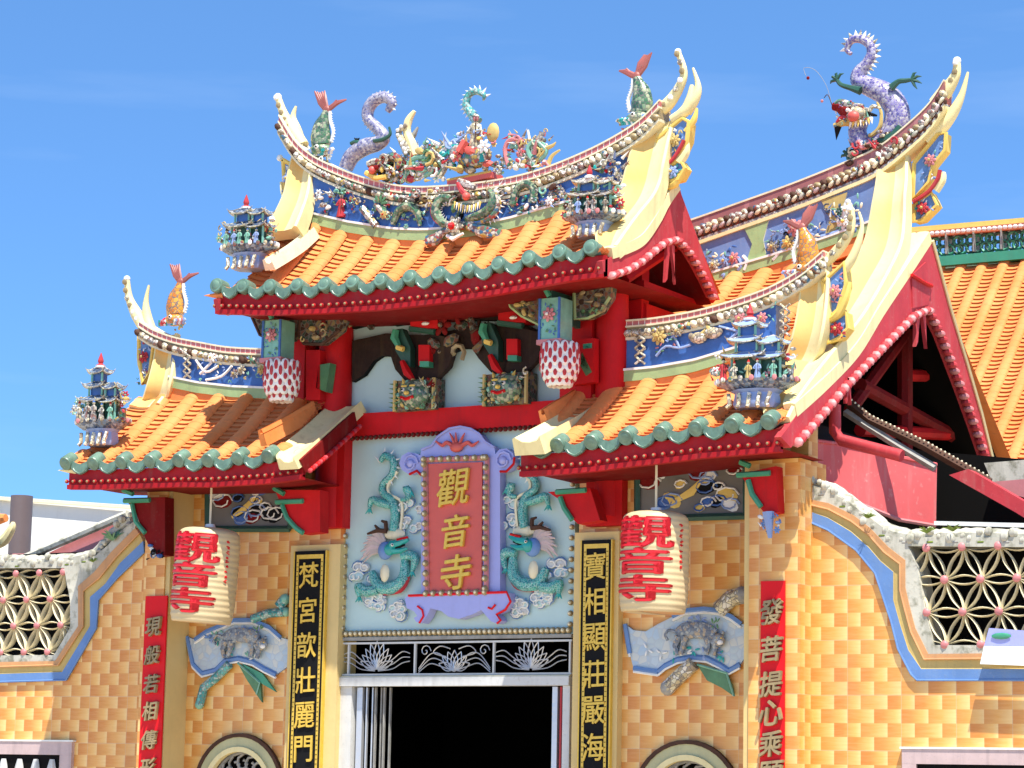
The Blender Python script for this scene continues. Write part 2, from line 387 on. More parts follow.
def glyph(ch, bold=.0, cuts=0):
    """character outline as mesh data centred on its box, height 1, in the xz plane"""
    k = (ch, bold, cuts)
    if k in _tx: return _tx[k]
    cu = bpy.data.curves.new('glyph', 'FONT'); cu.body = ch; cu.size = 1; cu.resolution_u = 2; cu.extrude = .02; cu.offset = bold
    o = bpy.data.objects.new('glyph', cu); COL.objects.link(o)
    me = bpy.data.meshes.new_from_object(o); bpy.data.objects.remove(o); bpy.data.curves.remove(cu)
    if cuts:
        import bmesh
        bm = bmesh.new(); bm.from_mesh(me); bmesh.ops.triangulate(bm, faces=bm.faces)
        for i in range(1, cuts): bmesh.ops.bisect_plane(bm, geom=bm.verts[:]+bm.edges[:]+bm.faces[:], plane_co=(i/cuts, 0, 0), plane_no=(1, 0, 0))
        bm.to_mesh(me); bm.free()
    xs = [v.co.x for v in me.vertices]; ys = [v.co.y for v in me.vertices]
    cx, cy = (min(xs)+max(xs))/2, (min(ys)+max(ys))/2; h = max(max(ys)-min(ys), .85*(max(xs)-min(xs)))
    r = ([((v.co.x-cx)/h, v.co.z, (v.co.y-cy)/h) for v in me.vertices], [tuple(p.vertices) for p in me.polygons])
    bpy.data.meshes.remove(me); _tx[k] = r; return r
def put_text(b, ch, c, h, m, wf=1.0, depth=.012, bold=.0, shear=0, rnd=.0):
    vs, fs = glyph(ch, 0); c = V(c)
    for i, (dx, dz) in enumerate(((0, 0), (bold, 0), (-bold, 0), (0, bold), (0, -bold))):
        b.add([c+V(((x+dx)*h*wf+z*h*shear, (-(1+.05*i) if y > 0 else 0)*depth, (z+dz)*h+x*h*rnd)) for x, y, z in vs], fs, m)

# ------------------------------------------------------------------ ornament helpers
def rosette(b, c, r, m, mc='yellow_ochre', n=7, layers=2):
    c = V(c)
    for L in range(layers):
        rr = r*(1-.42*L)
        for k in range(n):
            a = 2*pi*(k+.5*L)/n; d = V((cos(a), 0, sin(a)))
            rot = Matrix.Rotation(-a, 3, 'Y')
            b.sph(c+d*rr*.6+V((0, -.3*r*L-.01, 0)), (rr*.45, rr*.16, rr*.28), m, 6, 4, rot)
    b.sph(c+V((0, -.35*r*layers, 0)), r*.24, mc, 6, 4)
def leafs(b, c, r, m, n=5):
    c = V(c)
    for k in range(n):
        a = random.uniform(0, 2*pi); d = V((cos(a), random.uniform(-.4, 0), sin(a)))
        rot = Matrix.Rotation(-a, 3, 'Y'); b.sph(c+d*r*.7, (r*.5, r*.12, r*.18), m, 6, 4, rot)
def clutter(b, c, r, n=8, pal=PAL, sm=1.0):
    """heap of small glazed shards and scrolls"""
    c = V(c)
    for k in range(n):
        p = c+V((random.uniform(-r, r), random.uniform(-.5, .3)*r*.7, random.uniform(-r, r)*.8))
        q = random.random(); m = random.choice(pal); s = r*random.uniform(.18, .40)*sm
        rot = Matrix.Rotation(random.uniform(0, pi), 3, random.choice('XYZ'))
        if q < .45: b.sph(p, (s, s*.5, s*.6), m, 6, 4, rot)
        elif q < .7: b.cone(p, p+V((random.uniform(-1, 1), -.2, random.uniform(-.2, 1))).normalized()*s*2.6, s*.45, m, 5)
        elif q < .85: rosette(b, p, s*1.1, m, random.choice(pal), 6, 1)
        else:
            a0 = random.uniform(0, 6); b.tube([p+V((cos(a0+t*.8)*s*1.2*(1-t*.12), -.02, sin(a0+t*.8)*s*1.2*(1-t*.12))) for t in range(7)], s*.28, m, 5)
def figurine(b, c, h, mr, mt='white', hat=None, lean=0):
    c = V(c); x = V((lean, 0, 0))
    b.lathe(c, [(h*.20, 0), (h*.17, h*.2), (h*.12, h*.48), (h*.15, h*.66), (h*.13, h*.74), (h*.05, h*.80), (h*.04, h*.84)], mr, 8)
    b.sph(c+V((0, 0, h*.91))+x*.2, (h*.085, h*.085, h*.10), mt, 8, 6)
    for sg in (-1, 1):
        b.tube([c+V((sg*h*.13, 0, h*.70)), c+V((sg*h*.21, -h*.06, h*.52)), c+V((sg*h*.08, -h*.17, h*.50))], [h*.05, h*.045, h*.03], mr, 6)
    if hat: b.cone(c+V((0, 0, h*.95)), c+V((0, 0, h*1.12)), h*.10, hat, 7)
    b.tube([c+V((h*.1, -h*.17, h*.2)), c+V((h*.1, -h*.15, h*.9))], h*.018, 'brown', 4)
def eave_roof(b, c, hx, hy, h, m, m2, curl=.35):
    """small hipped roof with upturned corners"""
    c = V(c); N = 12
    def ring(k, e, z, cu):
        out = []
        for i in range(4*N):
            t = i/N; s_ = int(t); f = t-s_
            cx, cy = [(-1+2*f, -1), (1, -1+2*f), (1-2*f, 1), (-1, 1-2*f)][s_]
            lift = cu*(abs(2*f-1)**3)
            out.append(c+V((cx*hx*e, cy*hy*e, z+lift)))
        return out
    R = [ring(0, 1.0, 0, curl*h), ring(1, .72, h*.28, curl*h*.4), ring(2, .45, h*.65, 0), ring(3, .30, h, 0)]
    n = 4*N; vs = [p for r in R for p in r]
    b.add(vs, [(j*n+i, j*n+(i+1) % n, (j+1)*n+(i+1) % n, (j+1)*n+i) for j in range(3) for i in range(n)]+[tuple(3*n+i for i in range(n))], m)
    lo = [p-V((0, 0, h*.16)) for p in R[0]]
    b.add(R[0]+lo, [(i, (i+1) % n, (i+1) % n+n, i+n) for i in range(n)]+[tuple(n+i for i in range(n))], m2)
    for sx in (-1, 1):
        for sy in (-1, 1):
            p = c+V((sx*hx, sy*hy, curl*h)); b.tube([c+V((sx*hx*.3, sy*hy*.3, h)), c+V((sx*hx*.72, sy*hy*.72, h*.32+curl*h*.4)), p, p+V((sx*h*.3, 0, h*.35))], [h*.09, h*.09, h*.1, h*.03], m2, 5)
def rope(b, path, r, step, m, m2=None, r2=None, dy=-.02):
    for i, p in enumerate(resample([V(q) for q in path], step)):
        b.sph(p, r, m, 7, 5)
        if m2: b.sph(p+V((.0, dy, 0)), r2 or r*.5, m2, 6, 4)
def twist(b, path, r, step, m, m2):
    """cord moulding made of slanted lozenges"""
    P = resample([V(q) for q in path], step)
    for i in range(len(P)-1):
        t = (P[i+1]-P[i]).normalized(); a = math.atan2(t.z, sqrt(t.x**2+t.y**2))
        q = t.to_track_quat('X', 'Z').to_matrix() @ Matrix.Rotation(radians(35), 3, 'Y')
        b.sph(P[i], (step*.62, r, r*.62), m if i % 2 else m2, 7, 5, q)

exec_sections = True
# ================================================================== SETTING
b = B(); b.grid(lambda u, v: V((-1500+3000*u, -1500+3000*v, 0)), 2, 2, 'pavement')
b.build('ground', kind='structure')
# ================================================================== GATEHOUSE
EY = -1.15           # wing eaves plane
UY = -1.20           # upper eaves plane
RY = .15; WY = .1    # planes of the central and wing ridges
gate = empty('temple_gatehouse', (0, 0, 0), 'ornate temple gatehouse with orange tiled roofs, red columns and woven-pattern wall tiles', 'temple')
# --- bay walls with round window holes
def circ(cx, cz, r, y, n=40, a0=0): return [V((cx+r*cos(a0+2*pi*k/n), y, cz+r*sin(a0+2*pi*k/n))) for k in range(n)]
RW = {-1: (at(239, 768, 0).x+.02, at(239, 737, 0).z-.56), 1: (at(688, 768, 0).x, at(688, 744, 0).z-.56)}
for sg in (-1, 1):
    b = B(); cx, cz = RW[sg]
    x0, x1 = (1.45, 4.0) if sg > 0 else (-4.0, -1.45)
    b.prism([(x0, 0, 0), (x1, 0, 0), (x1, 0, 5.3), (x0, 0, 5.3)], (0, .22, 0), 'bamboo_tile', 'bamboo_tile', holes=[circ(cx, cz, .50, 0)])
    b.build('wall', gate, label='bay wall of woven-look amber tiles')
    win = B()
    for r0, r1, y, m in ((.56, .60, -.05, 'brown'), (.455, .56, -.035, 'ring_cream'), (.40, .455, -.06, 'yellow_pale')):
        o = circ(cx, cz, r1, y); i_ = circ(cx, cz, r0, y)
        win.prism(o, (0, -y+.01, 0), m, holes=[i_])
    fr = win.build('round_window', gate)
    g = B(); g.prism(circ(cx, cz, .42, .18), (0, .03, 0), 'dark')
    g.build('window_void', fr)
    g = B()
    for k in range(16):
        a = 2*pi*k/16; c = V((cx+.28*cos(a), .05, cz+.28*sin(a)))
        g.tube([c+V((cos(a+t*.9)*.10*(1-t*.1), 0, sin(a+t*.9)*.10*(1-t*.1))) for t in range(8)], .016, 'stone_grey', 5)
    g.prism(circ(cx, cz, .16, .03), (0, .05, 0), 'stone_grey'); rosette(g, (cx, .02, cz), .13, 'stone_grey', 'bronze')
    g.prism(circ(cx, cz, .405, .04), (0, .03, 0), 'stone_grey', holes=[circ(cx, cz, .375, .04)])
    g.build('grille', fr)
# --- gable-side pilasters with woven tiles
for sg in (-1, 1):
    b = B(); xs = [at(143, 600, -.4).x, -3.56] if sg < 0 else [3.56, at(800, 600, -.4).x]; b.box(xs[0], xs[1], -.40, .2, 0, 4.85, 'bamboo_tile')
    b.build('pilaster', gate)
    b = B()
    b.box(*sorted((sg*3.50, sg*3.56)), -.38, 0, 0, 4.9, 'pillar_cream'); b.build('pilaster_trim', gate)
# --- cream pillars flanking the door
def xat(px, py, Y): return at(px, py, Y).x
PIL = {}
for nm, (pl, pr_, top) in {'l': (289, 339, 545), 'r': (574, 619, 532)}.items():
    x0, x1 = xat(pl, 640, -.08), xat(pr_, 640, -.08); zt = at((pl+pr_)/2, top, -.1).z; PIL[nm] = (x0, x1, zt)
    b = B(); b.box(x0, x1, -.10, .25, 0, zt, 'pillar_cream'); b.build('door_pillar', gate)
# --- door frame, interior, transom
zl0, zl1 = at(455, 686, 0).z, at(455, 677, 0).z
xl, xr = xat(339, 682, 0), xat(571, 682, 0)
b = B(); b.box(xl, xr, -.05, .10, zl0, zl1, 'white_grey'); b.box(xl, xr, -.03, .02, zl1+.002, zl1+.015, 'cream'); lint = b.build('lintel', gate)
b = B()
b.box(xl, xat(352, 720, 0), -.02, .12, 0, zl0-.002, 'white_grey'); b.build('door_jamb', gate)
b = B(); b.box(xat(553, 720, 0)+.12, xr, -.02, .12, 0, zl0-.002, 'white_grey')
b.build('door_jamb', gate)
b = B(); x0 = xat(354, 720, 0)
b.box(x0+.01, x0+.08, .03, .08, 0, zl0-.01, 'steel')
for k in range(6):
    b.box(x0+.12+.055*k, x0+.135+.055*k, .04+.03*(k % 2), .07+.03*(k % 2), 0, zl0-.01, 'steel' if k < 2 else 'stone_grey')
b.build('folding_door', gate)
b = B(); x0 = xat(553, 720, 0)
b.box(x0-.03, x0+.03, .03, .08, 0, zl0-.01, 'steel'); b.box(x0+.06, x0+.08, .03, .08, 0, zl0-.01, 'red_faded'); b.build('folding_door', gate)
zt0, zt1 = zl1+.02, at(455, 641, 0).z
tr = B(); tr.box(xl, xr, .0, .03, zt0, zt0+.02, 'white_grey'); tr.box(xl, xr, .0, .03, zt1-.02, zt1, 'white_grey')
for fx in (xl+.11, lerp(xl, xr, .335), lerp(xl, xr, .675), xr-.02): tr.box(fx-.01, fx+.01, 0, .03, zt0+.021, zt1-.021, 'white_grey')
tro = tr.build('transom_frame', gate)
g = B(); H = zt1-zt0
def petal(cx, cz, a, L, wd, r=.006, m='steel'):
    P = []
    for k in range(11):
        t = k/10; P.append((t*L, wd*sin(pi*t)*(1-t*.3)))
    for sgn in (1, -1):
        g.tube([V((cx+u*cos(a)-sgn*v*sin(a), .015, cz+u*sin(a)+sgn*v*cos(a))) for u, v in P], r, m, 4)
for (cx, sc_) in ((lerp(xl+.11, xr, .13), 1), (lerp(xl, xr, .83), 1)):
    for k in range(-4, 5): petal(cx, zt0+.07, pi/2+k*.30, .30-.02*abs(k), .045)
    for s2 in (-1, 1):
        for k in range(3):
            g.tube(cr([V((cx+s2*.02, .015, zt0+.05+.01*k)), V((cx+s2*.20, .015, zt0+.07+.05*k)), V((cx+s2*.32, .015, zt0+.13+.06*k)), V((cx+s2*.42, .015, zt0+.15+.04*k))], 4), .006, 'steel', 4)
cx = lerp(xl, xr, .505)
for k in range(-3, 4): petal(cx, zt0+.06, pi/2+k*.42, .20, .05)
for s2 in (-1, 1):
    for k in range(3):
        g.tube(cr([V((cx, .015, zt0+.04)), V((cx+s2*.16, .015, zt0+.09+.06*k)), V((cx+s2*(.30), .015, zt0+.12+.05*k)), V((cx+s2*.44, .015, zt0+.03+.02*k))], 5), .006, 'steel', 4)
    g.tube([V((cx+s2*.36+.07*cos(t*.7)*(1-t*.08), .015, zt1-.10+.07*sin(t*.7)*(1-t*.08))) for t in range(12)], .006, 'steel', 4)
    g.tube(cr([V((cx+s2*.05, .015, zt1-.08)), V((cx+s2*.18, .015, zt1-.05)), V((cx+s2*.26, .015, zt1-.12)), V((cx+s2*.1, .015, zt1-.16))], 4), .006, 'steel', 4)
g.build('lotus_grille', tro)
b = B()   # dark hall behind the door: floor, side walls, ceiling, back
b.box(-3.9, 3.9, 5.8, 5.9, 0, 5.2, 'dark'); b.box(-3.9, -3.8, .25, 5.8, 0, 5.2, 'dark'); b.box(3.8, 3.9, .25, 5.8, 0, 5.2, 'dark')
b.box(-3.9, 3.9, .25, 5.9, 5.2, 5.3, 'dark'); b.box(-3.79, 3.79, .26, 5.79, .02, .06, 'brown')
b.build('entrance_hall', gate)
b = B(); b.box(-.8, .8, 4.6, 5.2, .9, 1.0, 'red'); b.box(-.8, .8, 4.62, 4.66, .3, .9, 'gold'); 
for sx in (-.7, .7): b.box(sx-.06, sx+.06, 4.64, 5.1, .06, .9, 'red')
b.build('altar_table', gate)
# --- turquoise panel over the door, with rope border
zs0, zs1 = zt1+.002, at(455, 424, 0).z
b = B(); b.box(xl, xr, .03, .22, zs0+.03, zs1, 'turquoise'); b.build('panel', gate, label='turquoise plaster panel over the door')
b = B()
zb = at(455, 632, 0).z
rope(b, [(xl+.02, 0, zb), (xr-.02, 0, zb)], .036, .062, 'bronze', 'cream', .02, -.025)
b.box(xl, xr, -.01, .06, zb-.075, zb-.04, 'stone_grey')
for xx in (xl+.03, xr-.02): rope(b, [(xx, 0, zb+.06), (xx, 0, zs1-.05)], .030, .11, 'bronze', 'cream', .018, -.025)
b.build('bead_border', gate)
# --- red beam
zbm0, zbm1 = at(455, 431, 0).z, at(455, 408, 0).z
b = B(); b.box(xl-.05, xr+.1, -.06, .2, zbm0, zbm1, 'red'); bo = b.build('beam', gate)
b = B(); rope(b, [(xl, -.05, zbm0-.02), (xr, -.05, zbm0-.02)], .028, .06, 'red_dark', 'brown', .016); b.build('bead_row', bo)
# --- turquoise back wall above the beam, dark carved arches in front
zu1 = 6.45
b = B(); b.box(-1.6, 1.6, .10, .25, zbm1, zu1+.4, 'turquoise'); b.build('panel', gate, label='turquoise upper wall behind the carved brackets')
def P0(lst, Y=0.0, o=(320, 230, 3.657)): return [at(*q, Y) for q in zp(lst, *o)]
b = B()
arch = [(118, 555), (160, 530), (195, 480), (225, 460), (258, 460), (275, 510), (310, 550), (400, 545), (455, 500), (490, 445), (520, 433), (555, 433), (580, 470), (620, 515), (650, 540), (730, 530), (790, 480), (820, 440), (830, 380), (760, 350), (640, 345), (545, 355), (440, 375), (380, 385), (240, 378), (118, 405)]
b.prism(P0(arch, .02), (0, .07, 0), 'carved_dark', 'dark')
top = [(118, 360), (180, 345), (225, 325), (270, 350), (330, 340), (400, 345), (470, 320), (520, 298), (560, 330), (640, 330), (700, 320), (830, 330), (830, 200), (118, 250)]
b.prism(P0(top, .02), (0, .07, 0), 'carved_dark', 'dark')
clutter(b, at(360, 320, -.02), .22, 10, ['mos_brown', 'brown', 'bronze']); clutter(b, at(455, 337, 0), .3, 14, ['mos_brown', 'red_dark', 'bronze'])
clutter(b, at(480, 325, -.02), .18, 8, ['mos_brown', 'brown'])
b.build('carved_arch', gate)
for cxp, dy_ in ((382, 0), (470, -6)):
    b = B()
    f = lambda x, y, Y: at(320+(x+(cxp-382)*3.657)/3.657, 230+(y+dy_*3.657)/3.657, Y)
    # stacked dougong: centre bracket, arms, hanging scroll leaves
    b.prism([f(330, 300, -.12), f(430, 300, -.12), f(430, 360, -.12), f(330, 360, -.12)], (0, .2, 0), 'red')
    b.prism([f(360, 420, -.15), f(400, 420, -.15), f(400, 495, -.15), f(360, 495, -.15)], (0, .2, 0), 'red'); 
    b.prism([f(364, 480, -.17), f(398, 480, -.17), f(398, 500, -.17), f(364, 500, -.17)], (0, .2, 0), 'green')
    b.prism([f(270, 365, -.1), f(300, 360, -.1), f(330, 430, -.1), f(330, 500, -.1), f(300, 480, -.1), f(275, 440, -.1)], (0, .1, 0), 'green_dark')
    b.tube([f(278, 365, -.14), f(272, 395, -.14), f(290, 430, -.14)], [.04, .05, .03], 'green', 6)
    b.tube([f(282, 428, -.15), f(305, 436, -.15)], .03, 'yellow', 6)
    b.tube([f(300, 480, -.13), f(318, 520, -.13), f(345, 552, -.13)], [.03, .05, .02], 'red', 6)
    b.tube([f(330, 360, -.1), f(420, 372, -.1)], .035, 'green_dark', 6)
    b.sph(f(385, 342, -.16), (.05, .03, .02), 'white', 6, 4)
    b.prism([f(410, 380, -.08), f(500, 400, -.08), f(470, 500, -.08), f(410, 560, -.08), f(350, 545, -.08)], (0, .08, 0), 'carved_dark')
    b.build('bracket', gate)
def lion(x, y, wpx, hpx, flip=1):
    c = at(x, y, -.12); s = wpx/96; h = hpx/96; b = B()
    b.box(c.x-s/2, c.x+s/2, c.y, c.y+.18, c.z-h/2, c.z+h/2, 'mos_brown')
    b.sph(c+V((.02, -.04, .0)), (s*.36, .12, h*.48), 'mos_green', 10, 8)
    for q in (-1, 1):
        b.sph(c+V((q*s*.11, -.15, h*.12)), .022, 'white', 6, 5); b.sph(c+V((q*s*.11, -.17, h*.12)), .011, 'black', 5, 4)
        b.sph(c+V((q*s*.10, -.14, h*.24)), (.04, .02, .015), 'yellow', 6, 4)
        b.cone(c+V((q*s*.2, -.05, h*.35)), c+V((q*s*.26, -.05, h*.55)), .03, 'yellow', 5)
    b.sph(c+V((0, -.17, 0)), (.035, .03, .025), 'yellow', 6, 4); b.tube([c+V((-s*.15, -.15, -h*.12)), c+V((0, -.17, -h*.2)), c+V((s*.15, -.15, -h*.12))], .018, 'red', 5)
    for k in range(9): b.sph(c+V((-s*.1+k*s*.025, -.165, -h*.17)), .007, 'white', 5, 4)
    for k in range(16):
        a = 2*pi*k/16; p = c+V((cos(a)*s*.33, -.04, sin(a)*h*.42)); b.sph(p, (.035, .04, .035), ['mos_green', 'yellow_ochre', 'jade'][k % 3], 6, 4)
    for k in range(6): b.cone(c+V((-flip*s*.42, -.02, -h*.4+k*h*.15)), c+V((-flip*s*.62, -.02, -h*.34+k*h*.15)), .02, 'leaf', 5)
    clutter(b, c+V((flip*s*.3, -.05, h*.2)), .13, 9, ['mos_cream', 'red_dark', 'yellow_ochre', 'jade', 'black'])
    for q in (-1, 1): clutter(b, c+V((q*s*.36, -.03, -h*.2)), .10, 8, ['mos_green', 'yellow_ochre', 'leaf', 'mos_brown']); b.tube([c+V((q*s*.47, -.02, -h*.5)), c+V((q*s*.47, -.02, h*.5))], .022, 'yellow_ochre', 6)
    return b
lion(415, 395, 50, 32, 1).build('lion_block', gate, label='left carved green lion head block on the red beam')
lion(506, 389, 52, 32, 1).build('lion_block', gate, label='right carved green lion head block on the red beam')
# --- red columns
for (px0, px1, y0) in ((322, 350, 360), (598, 627, 310)):
    xa, xb = xat(px0, y0, .0), xat(px1, y0, .0); r = (xb-xa)/2
    b = B(); b.lathe(((xa+xb)/2, .0, 4.4), [(r*1.05, 0), (r, .3), (r, 2.1), (r*.96, 2.35)], 'red', 24); b.build('column', gate)
b = B(); b.box(xat(296, 340, -.1), xat(308, 340, -.1), -.15, .05, 5.3, 6.5, 'red'); b.build('post', gate)
b = B(); b.box(xat(563, 340, -.1), xat(594, 340, -.1), -.15, .05, 5.3, 6.5, 'red'); b.build('post', gate)
b = B(); b.box(xat(322, 500, -.12), xat(343, 500, -.12), -.12, .1, at(335, 528, -.1).z, 5.4, 'red'); b.build('post', gate)
b = B(); b.box(xat(586, 500, -.12), xat(622, 500, -.12), -.12, .1, at(600, 526, -.1).z, 5.3, 'red'); b.build('post', gate)
b = B(); b.box(xat(300, 340, .2), xat(330, 340, .2), .12, .2, 5.3, 6.6, 'red_dark'); b.build('infill_panel', gate)
b = B()  # beams behind columns carrying the upper gable
xr_ = at(604, 279, UY).x
b.box(xr_-.5, xr_-.35, .35, 1.3, 6.45, 6.65, 'red'); b.build('side_beam', gate)
b = B(); b.box(xat(628, 300, .3), xat(628, 300, .3)+.16, .3, .46, 5.5, 7.4, 'red'); b.build('post', gate)
# half-round carved brackets under the upper eaves
for name, poly, mt in (('left', [(252, 317), (300, 317), (300, 330), (290, 340), (275, 342), (260, 335)], 'mos_brown'),
                       ('left', [(300, 317), (345, 316), (340, 330), (322, 344), (304, 344), (298, 334)], 'mos_brown'),
                       ('right', [(506, 295), (550, 291), (552, 322), (540, 325), (522, 316), (511, 307)], 'mos_brown'),
                       ('right', [(574, 288), (612, 280), (610, 297), (600, 312), (588, 318), (575, 319)], 'mos_brown')):
    b = B(); pts = [at(*p, -.45) for p in poly]; b.prism(pts, (0, .12, 0), mt)
    b.tube(pts[2:]+[pts[0]], .018, 'green_light' if name == 'right' else 'brown', 5)
    cc = sum((p for p in pts), V((0, 0, 0)))/len(pts); clutter(b, cc+V((0, -.03, 0)), .14, 10, ['bronze', 'mos_brown', 'yellow_ochre', 'leaf', 'red_dark'])
    b.build('carved_bracket', gate)

# ------------------------------------------------------------------ roofs
def tile_slope(x0, x1, eave, ridge_, prof, pitch=.353, rr=.104, first=None, m='roof_orange', steps=None, clip=lambda x: 0.0, ux1=None):
    """front slope: prof = list of (Y,Z) from ridge to eave at the ends, with lowering curves for eave and ridge along x"""
    b = B(); prof = smooth_curve(prof, 8); L = [0]
    for a, c in zip(prof, prof[1:]): L.append(L[-1]+sqrt((a[0]-c[0])**2+(a[1]-c[1])**2))
    T = L[-1]
    def pt(x, s):
        s = max(0, min(T, s)); i = 0
        while i < len(L)-2 and L[i+1] < s: i += 1
        f = (s-L[i])/(L[i+1]-L[i]+1e-9); y = lerp(prof[i][0], prof[i+1][0], f); z = lerp(prof[i][1], prof[i+1][1], f)
        t = s/T; return V((x, y, z+lerp(ridge_(x), eave(x), t)))
    def nrm(x, s):
        d = pt(x, s+.02)-pt(x, s-.02); n = V((0, d.z, -d.y)); n = -n if n.z < 0 else n; return n.normalized()
    first = first if first is not None else x0+pitch*.2
    rolls = []; x = first
    while x <= x1+.01: rolls.append(x); x += pitch
    # pans: overlapping stepped tiles
    st = .088; n = int(T/st)
    edges = [x0]+rolls+[x1]
    for a, c in zip(edges, edges[1:]):
        if c-a < .03: continue
        for k in range(n):
            s0 = T-(k+1)*st; s1 = T-k*st
            if s0 < clip((a+c)/2)*T: break
            K = 6
            def fn(u, v, s0=s0, s1=s1, a=a, c=c):
                x = lerp(a, c, u); s = lerp(s0, s1+.012, v); sag = -.035*sin(pi*u)
                return pt(x, s)+nrm(x, s)*(sag+.002+.026*v)
            b.grid(fn, K, 1, m)
            # lip face
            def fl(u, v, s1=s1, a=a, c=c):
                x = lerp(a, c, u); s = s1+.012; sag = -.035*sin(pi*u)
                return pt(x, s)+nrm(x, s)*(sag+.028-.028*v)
            b.grid(fl, K, 1, 'lip_shade')
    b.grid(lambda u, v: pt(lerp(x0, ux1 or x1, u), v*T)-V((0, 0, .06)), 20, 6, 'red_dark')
    # rolls
    for x in rolls:
        ns = max(6, int(T/.12)); vs = []; SG = 8
        for i in range(ns*2):
            seg_i = i//2; s = (T/ns)*(seg_i+(i % 2)*.999); s = max(s, min(clip(x), .999)*T); r = rr*(1.0+(.01 if i % 2 else -.02))*(1 if s < T-.1 else .85); c = pt(x, s); n_ = nrm(x, s)
            for k in range(SG+1):
                a = pi*k/SG; vs.append(c+V((cos(a)*r, 0, 0))+n_*(sin(a)*r*.58-.008))
        W = SG+1
        b.add(vs, [(j*W+k, j*W+k+1, (j+1)*W+k+1, (j+1)*W+k) for j in range(ns*2-1) for k in range(SG)], m)
    return b, rolls, pt, nrm, T
def eave_caps(rolls, pt, nrm, T, x0, x1, rr=.082, drip=True):
    b = B()
    for x in rolls:
        c = pt(x, T)+nrm(x, T)*.02; d = (pt(x, T)-pt(x, T-.1)).normalized()
        j = random.uniform(-.004, .004)
        b.tube([c-d*.10, c+d*.035], [rr*1.02, rr], 'cap_green', 16); b.tube([c+d*.034, c+d*.05], [rr*.98, rr*.9], 'cap_green', 16)
        b.tube([c+d*.05, c+d*.056], [rr*.62, rr*.5], 'cap_green', 12)
    xs = rolls
    for a, c in zip(xs, xs[1:]):
        m_ = (a+c)/2; p = pt(m_, T); z = p.z-.01; w_ = (c-a)/2-.072
        sh = [(-w_, .03), (-w_*1.0, -.05), (-w_*.75, -.09), (-w_*.35, -.115), (0, -.13), (w_*.35, -.115), (w_*.75, -.09), (w_, -.05), (w_, .03), (w_*.5, .0), (0, -.015), (-w_*.5, .0)]
        b.prism([V((m_+u, p.y-.03, z+v+.02)) for u, v in sh], (0, .03, 0), 'cap_green')
        b.tube([V((m_+u*.75, p.y-.030, z+v*.75)) for u, v in sh[1:8]], .007, 'cap_green', 4)
    return b
def fascia(xa, xb, Y, zf, h, m='red_eave'):
    b = B(); N = 24; tp = [(lerp(xa, xb, i/N), zf(lerp(xa, xb, i/N))) for i in range(N+1)]
    b.strip([(x, z) for x, z in tp], [(x, z-h) for x, z in tp], Y, Y+.05, m)
    b.strip([(x, z-h+.02) for x, z in tp], [(x, z-h-.03) for x, z in tp], Y-.03, Y+.05, m)
    rope(b, [V((x, Y-.035, z-h+.055)) for x, z in tp], .024, .10, m, 'bronze', .014, -.018)
    return b
def band(pathYZ, xa, xb, th, m='yellow_pale', rim=.03, mr='yellow', xa_top=None, two=True, xa_bot=None):
    """raised slope-end ridge swept along a (Y,Z) path between two x"""
    P = [V((0, y, z)) for y, z in smooth_curve(pathYZ, 6)]; b = B(); n = len(P); vs = []
    for i, p in enumerate(P):
        t = (P[min(i+1, n-1)]-P[max(i-1, 0)]).normalized(); nn = V((0, t.z, -t.y)); nn = nn if (nn.z > 0 or nn.y < 0) else -nn
        if nn.y > .05 and nn.z < .3: nn = -nn
        A_ = xa if xa_top is None else lerp(xa_top, xa, min(1, i/(n*.5)))
        if xa_bot is not None: A_ = lerp(A_, xa_bot, max(0, (i/n-.6)/.4))
        W_ = xb-A_
        prof = [(A_, -.05), (A_, th), (A_+rim, th+.012), (A_+W_*.3, th-.035), (A_+W_*.55, th-.045), (A_+W_*.8, th-.03), (xb-rim, th+.012), (xb, -.05)]
        vs += [V((x, p.y, p.z))+nn*h for x, h in prof]
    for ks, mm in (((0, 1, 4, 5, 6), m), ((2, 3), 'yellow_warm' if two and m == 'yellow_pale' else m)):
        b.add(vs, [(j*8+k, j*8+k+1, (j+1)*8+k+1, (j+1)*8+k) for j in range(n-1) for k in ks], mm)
    b.add(vs, [tuple(range(8)), tuple((n-1)*8+k for k in range(8))], m)
    return b
def saddle(P, W, th, m='yellow_pale', rim=.028):
    """concave plaster saddle: swept from under the ridge down onto the slope, centre line P, widths W, thickness th"""
    n0 = len(P); C = cr(P, 6); n = len(C); b = B(); vs = []
    for i, p in enumerate(C):
        f = i/(n-1)*(n0-1); k = min(int(f), n0-2); w_ = lerp(W[k], W[k+1], f-k); t0 = lerp(th[k], th[k+1], f-k)
        t = C[min(i+1, n-1)]-C[max(i-1, 0)]; t = V((0, t.y, t.z)).normalized(); nn = V((0, t.z, -t.y))
        if nn.y > .02 or (abs(nn.y) <= .02 and nn.z < 0): nn = -nn
        h = w_/2
        for x, q in ((-h, -.06), (-h, t0), (-h+rim, t0+.012), (-h+w_*.32, t0-.035), (-h+w_*.55, t0-.045), (-h+w_*.8, t0-.03), (h-rim, t0+.012), (h, t0), (h, -.06)): vs.append(p+V((x, 0, 0))+nn*q)
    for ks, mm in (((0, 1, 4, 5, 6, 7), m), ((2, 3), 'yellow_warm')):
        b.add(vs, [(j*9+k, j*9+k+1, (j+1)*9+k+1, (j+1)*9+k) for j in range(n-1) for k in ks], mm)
    b.add(vs, [tuple(range(9)), tuple((n-1)*9+k for k in range(9))], m); return b
def yz(pts, X): return [(p.y, p.z) for p in (atX(a, c, X) for a, c in pts)]
